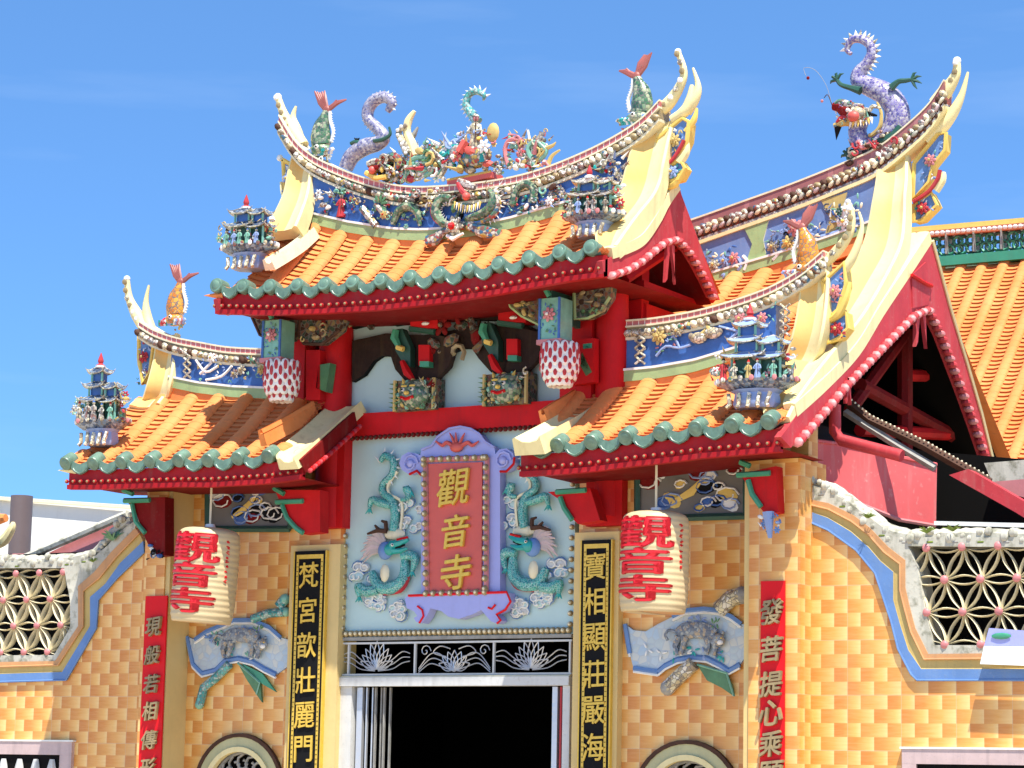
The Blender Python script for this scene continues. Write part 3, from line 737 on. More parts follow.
def slab(outer, X, w, th, parent, m='yellow_pale'):
    """smooth plaster capping along the verge, from the apex to the eave, following the slope"""
    P = [V((0, p.x, p.y)) for p in cr([(y, z, 0) for y, z in outer], 5)]; b = B(); vs = []; n = len(P)
    for i, p in enumerate(P):
        t = (P[min(i+1, n-1)]-P[max(i-1, 0)]).normalized(); nn = V((0, t.z, -t.y)); nn = -nn if nn.z < 0 else nn
        k = min(1, 2.2*(n-1-i)/(n-1)+.22); ww = w*k
        for x, h in ((X-ww, -.02), (X-ww, th-.01), (X-.03, th), (X+.012, th-.012), (X+.012, -.02)): vs.append(V((x, p.y, p.z))+nn*h)
    b.add(vs, [(j*5+k, j*5+k+1, (j+1)*5+k+1, (j+1)*5+k) for j in range(n-1) for k in range(5-1)]+[tuple(range(5)), tuple((n-1)*5+k for k in range(5))], m)
    return b.build('verge_cap', parent)
def barge(outer, inner, X, th, parent, mat='red_faded', rope_m=('red_faded', 'pink'), rs=.055):
    """verge board in the gable plane between an outer and an inner traced line, with a cord moulding along its inner edge"""
    o = [V((X, y, z)) for y, z in outer]; i_ = [V((X, y, z)) for y, z in inner]
    b = B(); b.prism(o+i_[::-1], (-th, 0, 0), mat)
    ob = b.build('bargeboard', parent)
    b = B(); twist(b, [p+V((.02, 0, 0)) for p in i_], rs, rs*1.5, rope_m[0], rope_m[1]); b.build('cord_moulding', ob)
    return ob
# ---- upper roof
XU = at(604, 279, UY).x; XUL = at(216, 300, UY).x
e_z = [(at(x, y, UY).x, at(x, y, UY).z) for x, y in ((218, 288), (270, 289), (324, 287), (383, 283), (443, 276), (503, 266), (564, 254), (600, 249))]
g_pr = yz([(670, 200), (658.6, 221), (644.5, 241), (629, 250), (612, 256), (602, 259)], XU)
apex = atX(677, 185, XU)
ez0 = e_z[-1][1]
prof_u = [(.15, 7.98), (-.20, 7.55), (-.55, 7.20), (-.90, 6.90), (UY, ez0)]
e_s = [(x, z-ez0) for x, z in e_z]
r_s = smooth_curve([(XUL, .05), (-2.0, -.07), (-1.3, -.30), (-.6, -.42), (0, -.45), (.6, -.38), (1.3, -.22), (2.0, -.05), (XU, .05)])
TR, rolls, pt, nr, T = tile_slope(XUL+.02, XU-.02, lambda x: interp(e_s, x), lambda x: interp(r_s, x), prof_u, clip=lambda x: (.72 if x > XU-.50 or x < XUL+.10 else 0), first=at(218, 288, UY).x, pitch=(at(592, 252, UY).x-at(218, 288, UY).x)/13)
roof = TR.build('roof', gate, label='raised central roof of orange tiles')
eave_caps(rolls, pt, nr, T, XUL, XU).build('eave_tiles', roof)
fz = lambda x: interp([(p[0], p[1]-.06) for p in e_z], x)
fascia(XUL-.0, XU, UY+.02, fz, .19).build('fascia', roof)
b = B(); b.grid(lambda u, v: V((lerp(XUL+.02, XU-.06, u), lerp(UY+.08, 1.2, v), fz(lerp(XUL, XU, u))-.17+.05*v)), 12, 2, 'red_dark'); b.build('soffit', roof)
# back slope
b = B(); b.grid(lambda u, v: V((lerp(XUL, XU, u), lerp(.25, 1.36, v), lerp(8.0+interp(r_s, lerp(XUL, XU, u)), 6.9, v**.8))), 16, 6, 'roof_orange')
b.build('rear_slope', roof)
# gable bands

saddle([at(656, 122, RY), at(652, 145, RY-.05), at(648, 170, RY-.10), at(644, 190, RY-.14)]+[atX(*q, XU-.23) for q in ((637, 208), (622, 229))]+[atX(614, 244, XU-.17), atX(609, 254, XU-.10)], [.44, .44, .46, .48, .48, .46, .36, .22], [.0, .04, .08, .10, .12, .13, .12, .08]).build('verge_band', roof)
zz = zp([(350, 40), (300, 120), (200, 210), (90, 270)], 600, 200, 8.53)
bp2 = yz([(645, 200), (630, 218), (612, 230)], XU-.6); band(bp2, XU-.64, XU-.50, .07, 'cream').build('verge_fillet', roof)

saddle([at(305, 150, RY), at(302, 170, RY-.05), at(300, 195, RY-.11)]+[atX(*q, XUL+.22) for q in ((294, 218), (286, 236))], [.34, .34, .36, .40, .44], [.0, .04, .08, .12, .13]).build('verge_band', roof)
bl2 = yz([(311, 234), (298, 246), (282, 257), (267, 266)], XUL+.42); band(bl2, XUL+.38, XUL+.52, .07, 'cream').build('verge_fillet', roof)
outer = yz([(720, 300), (708, 266), (697, 236), (688, 212), (679, 188), (668, 204), (658.6, 222), (644.5, 242), (629, 251), (612, 257), (602, 261)], XU)
inner = yz([(711, 297), (703, 280), (695, 265), (687, 252), (676, 240), (663, 243), (652, 252), (640, 262), (627, 270), (613, 275), (604, 277)], XU)
barge(outer, inner, XU+.0, .06, roof)
b = B()
for dz in (-.035, .035):
    q = atX(671+dz*60, 245, XU+.03)
    b.prism([q+V((0, -.035, 0)), q+V((0, .035, 0)), q+V((0, .01+dz, -.36)), q+V((0, dz*2, -.40))], (-.03, 0, 0), 'red_faded')
b.build('gable_pendant', roof)
b = B()
b.tube([V((XU-.2, y, z)) for y, z in yz([(676, 246), (652, 262), (625, 280)], XU-.2)], .05, 'red', 6); b.tube([V((XU-.2, y, z)) for y, z in yz([(678, 246), (695, 275), (712, 300)], XU-.2)], .05, 'red', 6)
b.box(XU-.35, XU-.25, .1, 1.3, 6.72, 6.84, 'red')
b.prism([V((XU-.9, y, z)) for y, z in [(-.75, 6.75), (-.2, 7.2), (.2, 7.6), (.6, 7.3), (1.25, 6.75), (1.25, 6.2), (-.75, 6.4)]], (.05, 0, 0), 'green_dark'); b.build('gable_frame', roof)
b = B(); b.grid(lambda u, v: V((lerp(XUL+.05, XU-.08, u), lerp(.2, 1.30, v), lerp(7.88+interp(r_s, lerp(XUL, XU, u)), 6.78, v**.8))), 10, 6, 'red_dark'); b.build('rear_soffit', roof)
slab(outer[4:-1], XU, .42, .10, roof)
# mirrored bargeboard on the far end
barge([(y, z) for y, z in outer], [(y, z) for y, z in inner], XUL+.06, .06, roof)
# ---- ridge of the upper roof
RY = .15
def ridge(top_px, bot, Y, parent, th=.10, layers=None, frieze='blue', band_m='green_light', bh=.11, xlim=None):
    """sagging ridge: top line traced, bottom line given (x,z); layered mouldings, frieze, base band"""
    tp = smooth_curve([(at(a, c, Y).x, at(a, c, Y).z) for a, c in top_px], 8)
    b = B(); z = 0
    for h, t, m in (layers or [(.018, .13, 'cream'), (.055, .12, 'pink_tiles'), (.018, .135, 'cream'), (.11, .10, 'bronze'), (.03, .13, 'cream')]):
        b.strip([(x, zz-z) for x, zz in tp], [(x, zz-z-h) for x, zz in tp], Y-t, Y+t, m); z += h
    ob = b.build('ridge_moulding', parent)
    k = B(); path = [V((x, Y-.115, zz-.145)) for x, zz in tp]
    for i, p in enumerate(resample(path, .075)):
        k.sph(p, (.058, .045, .040), ['mos_cream', 'bronze', 'mos_grey', 'mos_multi', 'cream', 'brown', 'mos_cream'][random.randrange(7)], 7, 5, Matrix.Rotation(random.uniform(.2, .9), 3, 'Y'))
    k.build('knob_row', ob)
    if bot:
        xs0, xs1 = bot[0][0], bot[-1][0]; N = 30
        X = [lerp(xs0, xs1, i/N) for i in range(N+1)]
        tz = [(x, interp(tp, x)-z) for x in X]; bz = [(x, interp(bot, x)) for x in X]
        f = B(); f.strip(tz, bz, Y-th, Y+th, frieze); fo = f.build('frieze', parent)
        f = B(); f.strip([(x, q+.012) for x, q in bz], [(x, q-.012) for x, q in bz], Y-th-.05, Y+th, 'white')
        f.strip([(x, q-.012) for x, q in bz], [(x, q-bh-.012) for x, q in bz], Y-th-.04, Y+th, band_m)
        f.strip([(x, q-bh-.012) for x, q in bz], [(x, q-bh-.18) for x, q in bz], Y-th-.02, Y+th, 'roof_orange'); f.build('base_band', fo)
        return tp, tz, bz, ob, fo
    return tp, None, None, ob, None
top_u = [(285, 117), (300, 141), (318, 157), (345, 170), (380, 182), (415, 188), (455, 187), (500, 182), (540, 173), (580, 158), (615, 141), (645, 122), (665, 102)]
bot_u = [(at(a, c, RY).x, at(a, c, RY).z) for a, c in ((317, 215), (355, 224), (400, 231), (430, 232), (470, 229), (514, 221), (549, 211), (600, 196), (625, 186))]
tpu, tzu, bzu, rmo, fro = ridge(top_u, bot_u, RY, roof)
# horns
def horn(pxs, Y, r, m, parent, b=None, knob=True):
    P = [at(a, c, Y) for a, c in pxs]; P = cr(P, 5); bb = b or B(); bb.tube(P, r, m, 10)
    if knob:
        Q = resample(P, .10)
        for q in Q: bb.sph(q+V((-.0, -.05, .0)), (.035, .03, .035), random.choice(['mos_cream', 'white', 'bronze']), 6, 4)
    return bb
def hornset(tip_px, fork_px, Y, parent, rk=1.0, knob_side=1):
    b = horn(tip_px, Y, [.075*rk, .08*rk, .06*rk, .045*rk, .035*rk], 'yellow_pale', None)
    t = at(*tip_px[-1], Y); b.sph(t, .045*rk, 'white', 8, 6)
    if fork_px: horn(fork_px, Y+.03, [.075*rk, .07*rk, .055*rk, .03*rk, .012], 'yellow_pale', None, b, False)
    b.build('ridge_horn', parent)
hornset([(303, 146), (291, 128), (283, 112), (278, 97)], [(299, 142), (296, 130), (293, 118), (296, 106)], RY, roof, 1.0)
hornset([(652, 118), (668, 104), (679, 88), (684, 72), (678, 52)], [(686, 112), (695, 98), (698, 85), (693, 68)], RY, roof, .85)
b = B(); b.tube(cr([at(672, 120, RY), at(684, 112, RY), at(690, 100, RY), at(692, 85, RY)], 5), [.05, .06, .05, .02], 'yellow_pale', 10)
b.tube(cr([at(686, 132, RY), at(694, 120, RY), at(697, 108, RY)], 4), [.035, .035, .012], 'yellow', 8); b.build('ridge_horn', roof)
def end_panel(outline_px, Y, parent, cols, th=.16, frame='yellow', seed=1):
    random.seed(seed); P = [at(a, c, Y) for a, c in outline_px]
    b = B(); b.prism(P, (0, th, 0), 'blue_mid', frame); b.tube(P+[P[0]], .026, frame, 6)
    c = sum(P, V((0, 0, 0)))/len(P); xs = [p.x for p in P]; zs = [p.z for p in P]
    rosette(b, c+V((0, -.02, 0)), .07, cols[0], 'yellow_ochre')
    for k in range(12):
        q = V((random.uniform(min(xs), max(xs)), Y-.01, random.uniform(min(zs), max(zs))))
        q = c.lerp(q, .55); q.y = Y-.01; leafs(b, q, .05, random.choice(cols), 2)
    b.build('end_panel', parent)
end_panel([(657, 139), (682, 118), (689, 122), (687, 140), (679, 158), (661, 169)], RY-.02, roof, ['yellow_ochre', 'blue_pale', 'jade', 'white'], seed=3)
end_panel([(660, 172), (680, 160), (685, 168), (679, 179), (663, 183)], RY-.02, roof, ['blue_pale', 'teal', 'white'], seed=4)
b = B(); b.tube(cr([at(660, 170, RY-.06), at(672, 160, RY-.06), at(680, 148, RY-.06), at(684, 140, RY-.06)], 5), .022, 'red_faded', 6)
b.tube(cr([at(679, 162, RY), at(686, 152, RY), at(688, 142, RY)], 4), [.06, .045, .012], 'yellow_pale', 8)
b.tube(cr([at(664, 187, RY-.02), at(674, 184, RY), at(683, 172, RY)], 4), [.03, .05, .035], 'yellow', 8); b.build('scroll_trim', roof)
end_panel([(283, 160), (297, 168), (294, 185), (290, 197), (285, 190), (284, 175)], RY-.02, roof, ['blue_pale', 'red_faded', 'white'], seed=5)
b = B(); b.tube(cr([at(281, 182, RY), at(284, 196, RY), at(294, 204, RY)], 5), [.015, .03, .03], 'yellow_pale', 6); clutter(b, at(287, 203, RY), .09, 8, ['white', 'mos_cream', 'mos_multi']); b.sph(at(280, 158, RY), .04, 'white', 7, 5); b.build('scroll_trim', roof)
# frieze figures of the upper ridge: one relief group per motif
random.seed(11)
def relief(name, fn): b = B(); fn(b); return b.build(name, fro)
def F(px, py, dy=-.14): return at(px, py, RY+dy)
def coil(b):
    o = (400, 170, 8.533); tf = lambda L, dy=-.2: [F(*q, dy) for q in zp(L, *o)]
    loop = cr(tf([(430, 250), (370, 240), (320, 300), (310, 370), (350, 440), (410, 470)]), 5); b.tube(loop, [.035, .05, .06, .06, .05, .04], 'mos_green', 8)
    b.spikes(loop, -1, .085, 'white', .014, .045); b.tube([p+V((-.05, -.02, 0)) for p in loop], .014, 'red_faded', 5)
    loop2 = cr(tf([(560, 420), (640, 400), (720, 370), (790, 300), (800, 220), (760, 180)]), 5); b.tube(loop2, [.03, .05, .06, .06, .05, .03], 'mos_green', 8)
    loop3 = cr(tf([(800, 180), (840, 260), (830, 340), (780, 400), (700, 440)]), 5); b.tube(loop3, .035, 'mos_multi', 8); b.spikes(loop3, -1, .085, 'white', .014, .045); b.spikes(loop3, 1, .085, 'white', .014, .045)
    c = tf([(565, 225)], -.32)[0]; b.sph(c, (.045, .045, .045), 'plaque_red', 10, 8)
    b.tube(tf([(490, 110), (520, 170), (560, 210)], -.3), [.02, .03, .03], 'red_faded', 6); b.tube(tf([(500, 90), (570, 130), (640, 150)], -.25), [.03, .05, .03], 'mos_grey', 6)
    for k in range(13):
        p = F(400+(470+k*18)/8.533, 170+(270+35*sin(k*.26))/8.533, -.3); b.cone(p, p+V((0, -.02, -.085)), .013, 'white' if k % 2 else 'yellow', 5)
    c = tf([(445, 480)], -.3)[0]; b.sph(c, .045, 'red', 8, 6); b.sph(c+V((0, .03, -.01)), (.08, .05, .06), 'mos_multi', 8, 6); rosette(b, c+V((0, .04, 0)), .12, 'mos_cream', 'red_faded')
    b.tube(tf([(400, 560), (450, 590), (540, 540)], -.3), [.02, .025, .015], 'white', 6)
    b.tube(cr(tf([(220, 600), (300, 590), (380, 520), (560, 470), (700, 520), (860, 550)], -.2), 4), [.05, .07, .04, .05, .07, .05], 'mos_multi', 7, flat=.5)
    clutter(b, tf([(560, 330)], -.15)[0], .16, 12, ['mos_green', 'leaf', 'black', 'mos_grey', 'jade'])
relief('dragon_coil', coil)
def fr1(b):
    clutter(b, F(326, 200), .12, 14, ['white', 'mos_cream', 'mos_grey']); 
    for (x, y, m) in ((341, 190, 'leaf'), (352, 196, 'red'), (356, 203, 'orange' if 'orange' in MATS else 'yellow')): clutter(b, F(x, y), .07, 6, [m, 'jade', 'mos_multi'])
    figurine(b, F(341, 217), .26, 'red_faded', 'cream', 'black'); leafs(b, F(340, 192), .07, 'jade', 6)
    b.tube([F(362, 208), F(376, 226)], .045, 'mos_multi', 7); b.tube([F(375, 205), F(388, 216)], [.03, .05], 'mos_multi', 7); rosette(b, F(384, 215, -.18), .05, 'yellow_ochre', 'red')
    leafs(b, F(380, 205), .1, 'leaf', 6)
relief('flower_relief', fr1)
def fr2(b):
    b.tube(cr([F(393, 225), F(398, 212), F(408, 206), F(417, 212), F(420, 226)], 4), [.03, .045, .055, .045, .02], 'mos_green', 8)
    clutter(b, F(424, 200), .14, 16, ['mos_multi', 'brown', 'yellow_ochre', 'black', 'white', 'mos_grey']); clutter(b, F(405, 196), .1, 10)
relief('bird_relief', fr2)
def fr3(b):
    b.tube(cr([F(513, 205), F(517, 190), F(526, 184), F(534, 190), F(532, 203)], 4), .045, 'mos_green', 8); b.spikes([F(513, 205), F(517, 190), F(526, 184)], -1, .08, 'white', .012, .04)
    clutter(b, F(530, 204), .12, 12, ['teal', 'mos_teal', 'mos_multi', 'white']); clutter(b, F(548, 196), .14, 14, ['mos_grey', 'brown', 'white', 'jade']); clutter(b, F(560, 200), .1, 8)
relief('flower_relief', fr3)
def fr4(b):
    clutter(b, F(612, 170), .15, 18, ['white', 'mos_grey', 'mos_cream', 'blue_pale']); clutter(b, F(600, 165), .1, 8); clutter(b, F(350, 178), .05, 3); clutter(b, F(388, 190), .08, 6)
    for x, y in ((470, 190), (490, 188), (500, 185), (440, 192), (540, 180), (555, 175), (570, 168)): clutter(b, F(x, y, -.17), .07, 6, ['mos_cream', 'bronze', 'white', 'mos_multi'])
relief('shell_relief', fr4)
for x0_, x1_ in ((322, 365), (365, 430), (500, 545), (545, 615)):
    def frd(b):
        for k in range(int((x1_-x0_)/5)):
            x = x0_+(k+.5)*5; yb = interp([(317, 214), (400, 229), (460, 228), (514, 218), (549, 208), (625, 186)], x); yt = interp([(317, 176), (345, 190), (400, 205), (460, 207), (540, 192), (600, 170), (625, 158)], x)
            clutter(b, F(x, random.uniform(yt, yb-4), -.13), .075, 5, ['mos_multi', 'mos_grey', 'jade', 'leaf', 'mos_cream', 'brown', 'red_faded', 'mos_green', 'blue_mid', 'bronze'])
    relief('flower_relief', frd)

# ---- wing roofs
def wing(side):
    R = side > 0
    if R: x0, x1 = at(520, 460, EY).x, at(780, 420, EY).x
    else: x0, x1 = at(68, 475, EY).x, at(302, 460, EY).x
    epx = ((526, 448), (561, 446), (594, 443), (630, 438), (665, 434), (702, 429), (737, 426), (780, 422)) if R else ((68, 464), (93, 464), (123, 463), (152, 462), (182, 461), (211, 461), (240, 459), (270, 457), (305, 452))
    ez = [(at(a, c, EY).x, at(a, c, EY).z) for a, c in epx]; z0 = 5.0
    es = [(x, z-z0) for x, z in ez]
    zr = (at(665, 378, .0).z if R else at(240, 395, .0).z)
    prof = [(.05, zr), (-.35, lerp(zr, z0, .40)), (-.8, lerp(zr, z0, .78)), (EY, z0)]
    rx = [(x0, -.0), ((x0+x1)/2, .02), (x1, .05)] if R else [(x0, .10), ((x0+x1)/2, .02), (x1, 0)]
    fi = ez[0][0]; pitch = ((at(770, 422, EY).x-fi)/7) if R else ((at(270, 457, EY).x-fi)/7)
    TR, rolls, pt, nr, T = tile_slope(x0-.02, x1, lambda x: interp(es, x), lambda x: interp(rx, x), prof, first=fi, pitch=pitch, clip=(lambda x: (.62 if x > x1-.50 else (.05 if x < x0+.3 else 0))) if R else (lambda x: (1 if x > x1-.34 else .80 if x > x1-.48 or x < x0+.10 else 0)), ux1=None if R else x1-.42)
    ro = TR.build('roof', gate, label=('right' if R else 'left')+' wing roof of orange tiles')
    if not R: rolls = [r for r in rolls if r < x1-.25]
    eave_caps(rolls, pt, nr, T, x0, x1).build('eave_tiles', ro)
    fz = lambda x: interp([(p[0], p[1]-.06) for p in ez], x)
    fascia(x0-.0, x1, EY+.02, fz, .19).build('fascia', ro)
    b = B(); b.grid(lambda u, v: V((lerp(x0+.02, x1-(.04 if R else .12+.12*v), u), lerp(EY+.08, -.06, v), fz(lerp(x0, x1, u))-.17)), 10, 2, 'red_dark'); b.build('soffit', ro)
    return ro, x0, x1, zr, ez
wr, wx0, wx1, wzr, wez = wing(1)
wl, lx0, lx1, lzr, lez = wing(-1)
WY = .1
# right wing ridge
top_r = [(628, 322), (660, 319), (700, 312), (740, 301), (775, 288), (805, 271), (828, 252)]
bot_r = [(at(a, c, WY).x, at(a, c, WY).z) for a, c in ((628, 372), (660, 369), (700, 362), (740, 350), (780, 338))]
LW = [(.018, .12, 'cream'), (.045, .11, 'pink_tiles'), (.018, .125, 'cream'), (.10, .10, 'bronze'), (.03, .12, 'cream')]
RYsave = RY; RY = WY
tpr, _, _, _, frr = ridge(top_r, bot_r, WY, wr, layers=LW)
fro = frr
def wrf(b):
    o = (500, 230, 3.012); f = lambda x, y, dy=-.13: F(o[0]+x/o[2], o[1]+y/o[2], dy)
    for x, y, r, m in ((480, 322, .085, 'yellow_ochre'), (535, 305, .065, 'mos_cream'), (725, 268, .07, 'pink'), (790, 265, .06, 'pink')): rosette(b, f(x, y), r, m, 'yellow_ochre')
    for x, y, s in ((598, 325, 1), (640, 310, -1)): b.sph(f(x, y), (.10, .05, .06), 'mos_cream', 8, 6); b.cone(f(x+8*s, y-8), f(x+22*s, y-30), .035, 'yellow_ochre', 6); b.sph(f(x-22*s, y-5), .035, 'mos_cream', 6, 5)
    for L in ([(470, 380), (500, 350), (540, 355), (575, 345)], [(540, 355), (530, 330), (520, 310)], [(660, 290), (700, 300), (760, 320)], [(700, 300), (720, 280)], [(690, 330), (730, 300), (760, 300)]):
        b.tube(cr([f(*q) for q in L], 3), .014, 'blue_pale', 5)
    random.seed(21)
    for k in range(22):
        x = random.choice([random.uniform(450, 580), random.uniform(670, 830)]); y = 360-(x-450)*.2+random.uniform(-55, 15)
        leafs(b, f(x, y), .045, random.choice(['jade', 'blue_pale', 'pink', 'white', 'leaf']), 2)
relief('flower_relief', wrf)
def lat(b):
    for px0 in (640, 785):
        y0 = 332 if px0 == 640 else 304
        for k in range(4):
            for s in (-1, 1):
                b.tube([F(px0-5*s, y0+k*8), F(px0+5*s, y0+k*8+8)], .014, 'mos_cream', 5)
relief('lattice_strip', lat)
# left wing ridge
top_l = [(145, 322), (160, 331), (180, 338), (205, 343), (235, 348), (275, 350)]
bot_l = [(at(a, c, WY).x, at(a, c, WY).z) for a, c in ((176, 378), (205, 384), (240, 388), (285, 390))]
tpl, _, _, _, frl = ridge(top_l, bot_l, WY, wl, layers=LW); fro = frl
def wlf(b):
    random.seed(5)
    for x, y, m in ((212, 358, 'white'), (242, 370, 'mos_cream'), (262, 370, 'yellow_ochre'), (235, 374, 'mos_grey')): rosette(b, F(x, y), .06, m)
    for L in ([(196, 360), (206, 372), (218, 366)], [(200, 374), (212, 362)], [(206, 380), (222, 376), (232, 366)]): b.tube(cr([F(*q) for q in L], 3), .016, 'white', 5)
    for k in range(26): leafs(b, F(random.uniform(190, 275), random.uniform(358, 385)), .045, random.choice(['blue_pale', 'white', 'jade', 'mos_cream', 'yellow_ochre']), 2)
relief('flower_relief', wlf)
def lat2(b):
    for k in range(4):
        for s in (-1, 1): b.tube([F(187-3.5*s, 350+k*7), F(187+3.5*s, 350+k*7+7)], .014, 'mos_cream', 5)
relief('lattice_strip', lat2)
RY = RYsave
# wing bands, horns and end panels
saddle([at(815, 268, WY), at(815, 300, WY-.05), at(811, 335, WY-.10), at(801, 366, WY-.06), at(790, 394, WY-.2)], [.32, .32, .34, .36, .38], [0, .04, .08, .12, .14]).build('verge_band', wr)
saddle([at(167, 334, WY), at(166, 360, WY-.05), at(163, 385, WY-.10), at(157, 402, WY-.05), at(149, 414, WY-.18)], [.30, .32, .36, .40, .44], [0, .04, .08, .12, .14]).build('verge_band', wl)
bp = yz([(193, 411), (181, 424), (165, 436), (152, 444)], lx0+.50); band(bp, lx0+.44, lx0+.58, .07, 'cream').build('verge_fillet', wl)
bp = yz([(357, 408), (345, 419), (325, 437), (300, 457), (289, 465)], lx1-.1); band(bp, lx1-.44, lx1+.01, .07, 'yellow_pale', two=False, xa_bot=lx1-.20).build('verge_band', wl)
bp = yz([(322, 412), (300, 425), (280, 436), (270, 441)], lx1-.4); band(bp, lx1-.53, lx1-.45, .12, 'roof_orange').build('verge_step', wl)
bp = yz([(618, 392), (600, 405), (575, 425), (545, 442), (530, 450)], wx0+.22); band(bp, wx0+.04, wx0+.38, .12, 'yellow_pale', two=False).build('verge_band', wr)
bp = yz([(597, 388), (580, 402), (562, 413), (550, 421)], wx0+.1); band(bp, wx0-.01, wx0+.08, .11, 'roof_orange').build('verge_step', wr)
outer = yz([(354, 412), (340, 424), (320, 442), (300, 460)], lx1+.01); inner = yz([(357, 427), (343, 440), (323, 458), (305, 473)], lx1+.01)
barge(outer, inner, lx1+.02, .05, wl, 'red_dark', ('red', 'red_faded'), .035)
hornset([(143, 326), (135, 311), (129, 297), (127, 279)], [(153, 336), (148, 320), (146, 303), (149, 285)], WY, wl, .9)
hornset([(820, 268), (838, 250), (850, 232), (852, 214), (848, 202)], [(838, 276), (850, 262), (858, 244), (862, 226), (859, 212)], WY, wr, .7)
end_panel([(139, 334), (154, 342), (150, 372), (143, 384), (139, 355)], WY-.02, wl, ['red_faded', 'white', 'blue_pale'], seed=8)
b = B(); b.tube(cr([at(138, 352, WY), at(141, 368, WY), at(151, 376, WY)], 5), [.015, .035, .02], 'yellow_pale', 6); clutter(b, at(143, 382, WY), .07, 6); b.build('scroll_trim', wl)
end_panel([(823, 282), (844, 263), (846, 285), (838, 310), (827, 318)], WY-.02, wr, ['pink', 'blue_pale', 'jade', 'white'], seed=9)
end_panel([(826, 325), (846, 312), (848, 328), (840, 338), (828, 343)], WY-.02, wr, ['red_faded', 'blue', 'blue_pale'], seed=10)
b = B(); b.tube(cr([at(826, 322, WY-.05), at(838, 314, WY-.05), at(846, 298, WY-.05), at(850, 282, WY-.05)], 5), [.02, .045, .04, .02], 'yellow', 7); b.build('scroll_trim', wr)
# end hip spouts at the left corners
for p, Y, par in ((at(62, 471, EY), EY, wl), (at(208, 296, UY), UY, roof)):
    b = B(); b.cone(p+V((.18, .05, .0)), p+V((-.06, 0, .01)), .05, 'yellow_pale' if par is wl else 'roof_orange', 8); b.build('corner_spout', par)

# ---- wing brackets under the eaves (red cantilevers with green edges)
def wbr(pts, ge, Y, mat='red'):
    b = B(); b.prism([at(a, c, Y) for a, c in pts], (0, .16, 0), mat); ob = b.build('bracket', gate)
    g = B()
    for L in ge: g.tube([at(a, c, Y-.02) for a, c in L], .028, 'green', 6)
    g.build('bracket_trim', ob)
wbr([(275, 490), (320, 490), (320, 532), (302, 534), (288, 522), (281, 505)], [[(276, 502), (303, 501)], [(282, 505), (287, 518), (296, 528), (303, 533)], [(274, 488), (284, 494)]], -.45)
wbr([(548, 492), (590, 488), (600, 520), (578, 524), (566, 512), (560, 500)], [[(556, 492), (586, 490)], [(560, 497), (564, 508), (572, 520)]], -.45)
wbr([(740, 474), (776, 466), (778, 512), (765, 514), (756, 502), (748, 486)], [[(737, 475), (770, 473)], [(748, 480), (752, 494), (761, 507)], [(740, 462), (750, 466)]], -.55)
wbr([(123, 498), (165, 497), (165, 555), (154, 556), (146, 540), (135, 510)], [[(124, 501), (150, 500)], [(132, 504), (136, 522), (145, 533)], [(123, 490), (133, 494)]], -.6, 'red_dark')
b = B(); clutter(b, at(156, 553, -.6), .11, 12, ['blue', 'mos_bluegrey', 'white', 'black']); b.build('carved_pendant', gate)
b = B(); c = at(770, 524, -.6); clutter(b, c, .10, 14, ['blue_pale', 'white', 'blue_mid', 'mos_bluegrey']); b.tube([at(768, 512, -.6), at(770, 538, -.6)], [.06, .02], 'blue_pale', 7); b.build('carved_pendant', gate)
# ---- hanging lotus posts under the upper eaves
def lotus(cx, ytop, ymid, ybot, Y, lab):
    t = at(cx-4, ytop, Y); m = at(cx-4, ymid, Y); e = at(cx, ybot, Y); b = B(); hw = .125
    b.box(t.x-hw, t.x+hw, Y-.12, Y+.12, m.z, t.z, 'jade'); ob = b.build('hanging_post', gate, label=lab)
    g = B()
    for q in (-1, 1): g.box(t.x+q*(hw-.012)-.012, t.x+q*(hw-.012)+.012, Y-.135, Y-.12, m.z, t.z, 'blue')
    g.box(t.x-hw-.015, t.x+hw+.015, Y-.14, Y+.14, m.z-.03, m.z+.02, 'pink')
    rosette(g, (t.x, Y-.13, (t.z+m.z)/2+.05), .075, 'pink', 'white')
    for k in range(12):
        a = k*pi/6; leafs(g, (t.x+cos(a)*.085, Y-.125, (t.z+m.z)/2+sin(a)*.15), .04, ['blue_mid', 'blue', 'leaf'][k % 3], 2)
    g.tube([V((t.x-.02, Y-.1, t.z+.02)), V((t.x-.07, Y-.12, t.z+.12))], .03, 'green', 6)
    g.build('painted_relief', ob)
    g = B(); c = V((m.x+.05, Y, 0)); H = m.z-.03-e.z
    g.lathe((c.x, Y, e.z), [(.02, 0), (.10, H*.08), (.155, H*.28), (.17, H*.5), (.165, H*.75), (.15, H*.97)], 'pink', 16)
    for row in range(6):
        zc = e.z+H*(.10+.155*row); rr_ = interp([(0, .08), (.15, .13), (.3, .165), (.55, .18), (1, .165)], (zc-e.z)/H)
        for k in range(12):
            a = 2*pi*(k+.5*(row % 2))/12; p = V((c.x+cos(a)*rr_, Y+sin(a)*rr_, zc))
            hh = .05 if row < 4 else .075
            q = Matrix.Rotation(a, 3, 'Z'); g.sph(p, (.026, .052, hh*1.15), 'white', 8, 5, q); g.sph(p+V((cos(a)*.024, sin(a)*.024, .012)), (.012, .024, hh*.75), 'red_faded', 6, 4, q)
    g.build('lotus_bud', ob)
lotus(283, 322, 361, 401, -.65, 'left hanging post ending in a lotus bud')
lotus(560, 300, 343, 386, -.65, 'right hanging post ending in a lotus bud')
b = B()
for pts, m in (([(306, 350), (320, 350), (320, 400), (306, 400)], 'red'), ([(318, 365), (330, 363), (326, 392), (316, 388)], 'leaf')): b.prism([at(a, c, -.3) for a, c in pts], (0, .12, 0), m)
b.build('bracket', gate)
b = B()
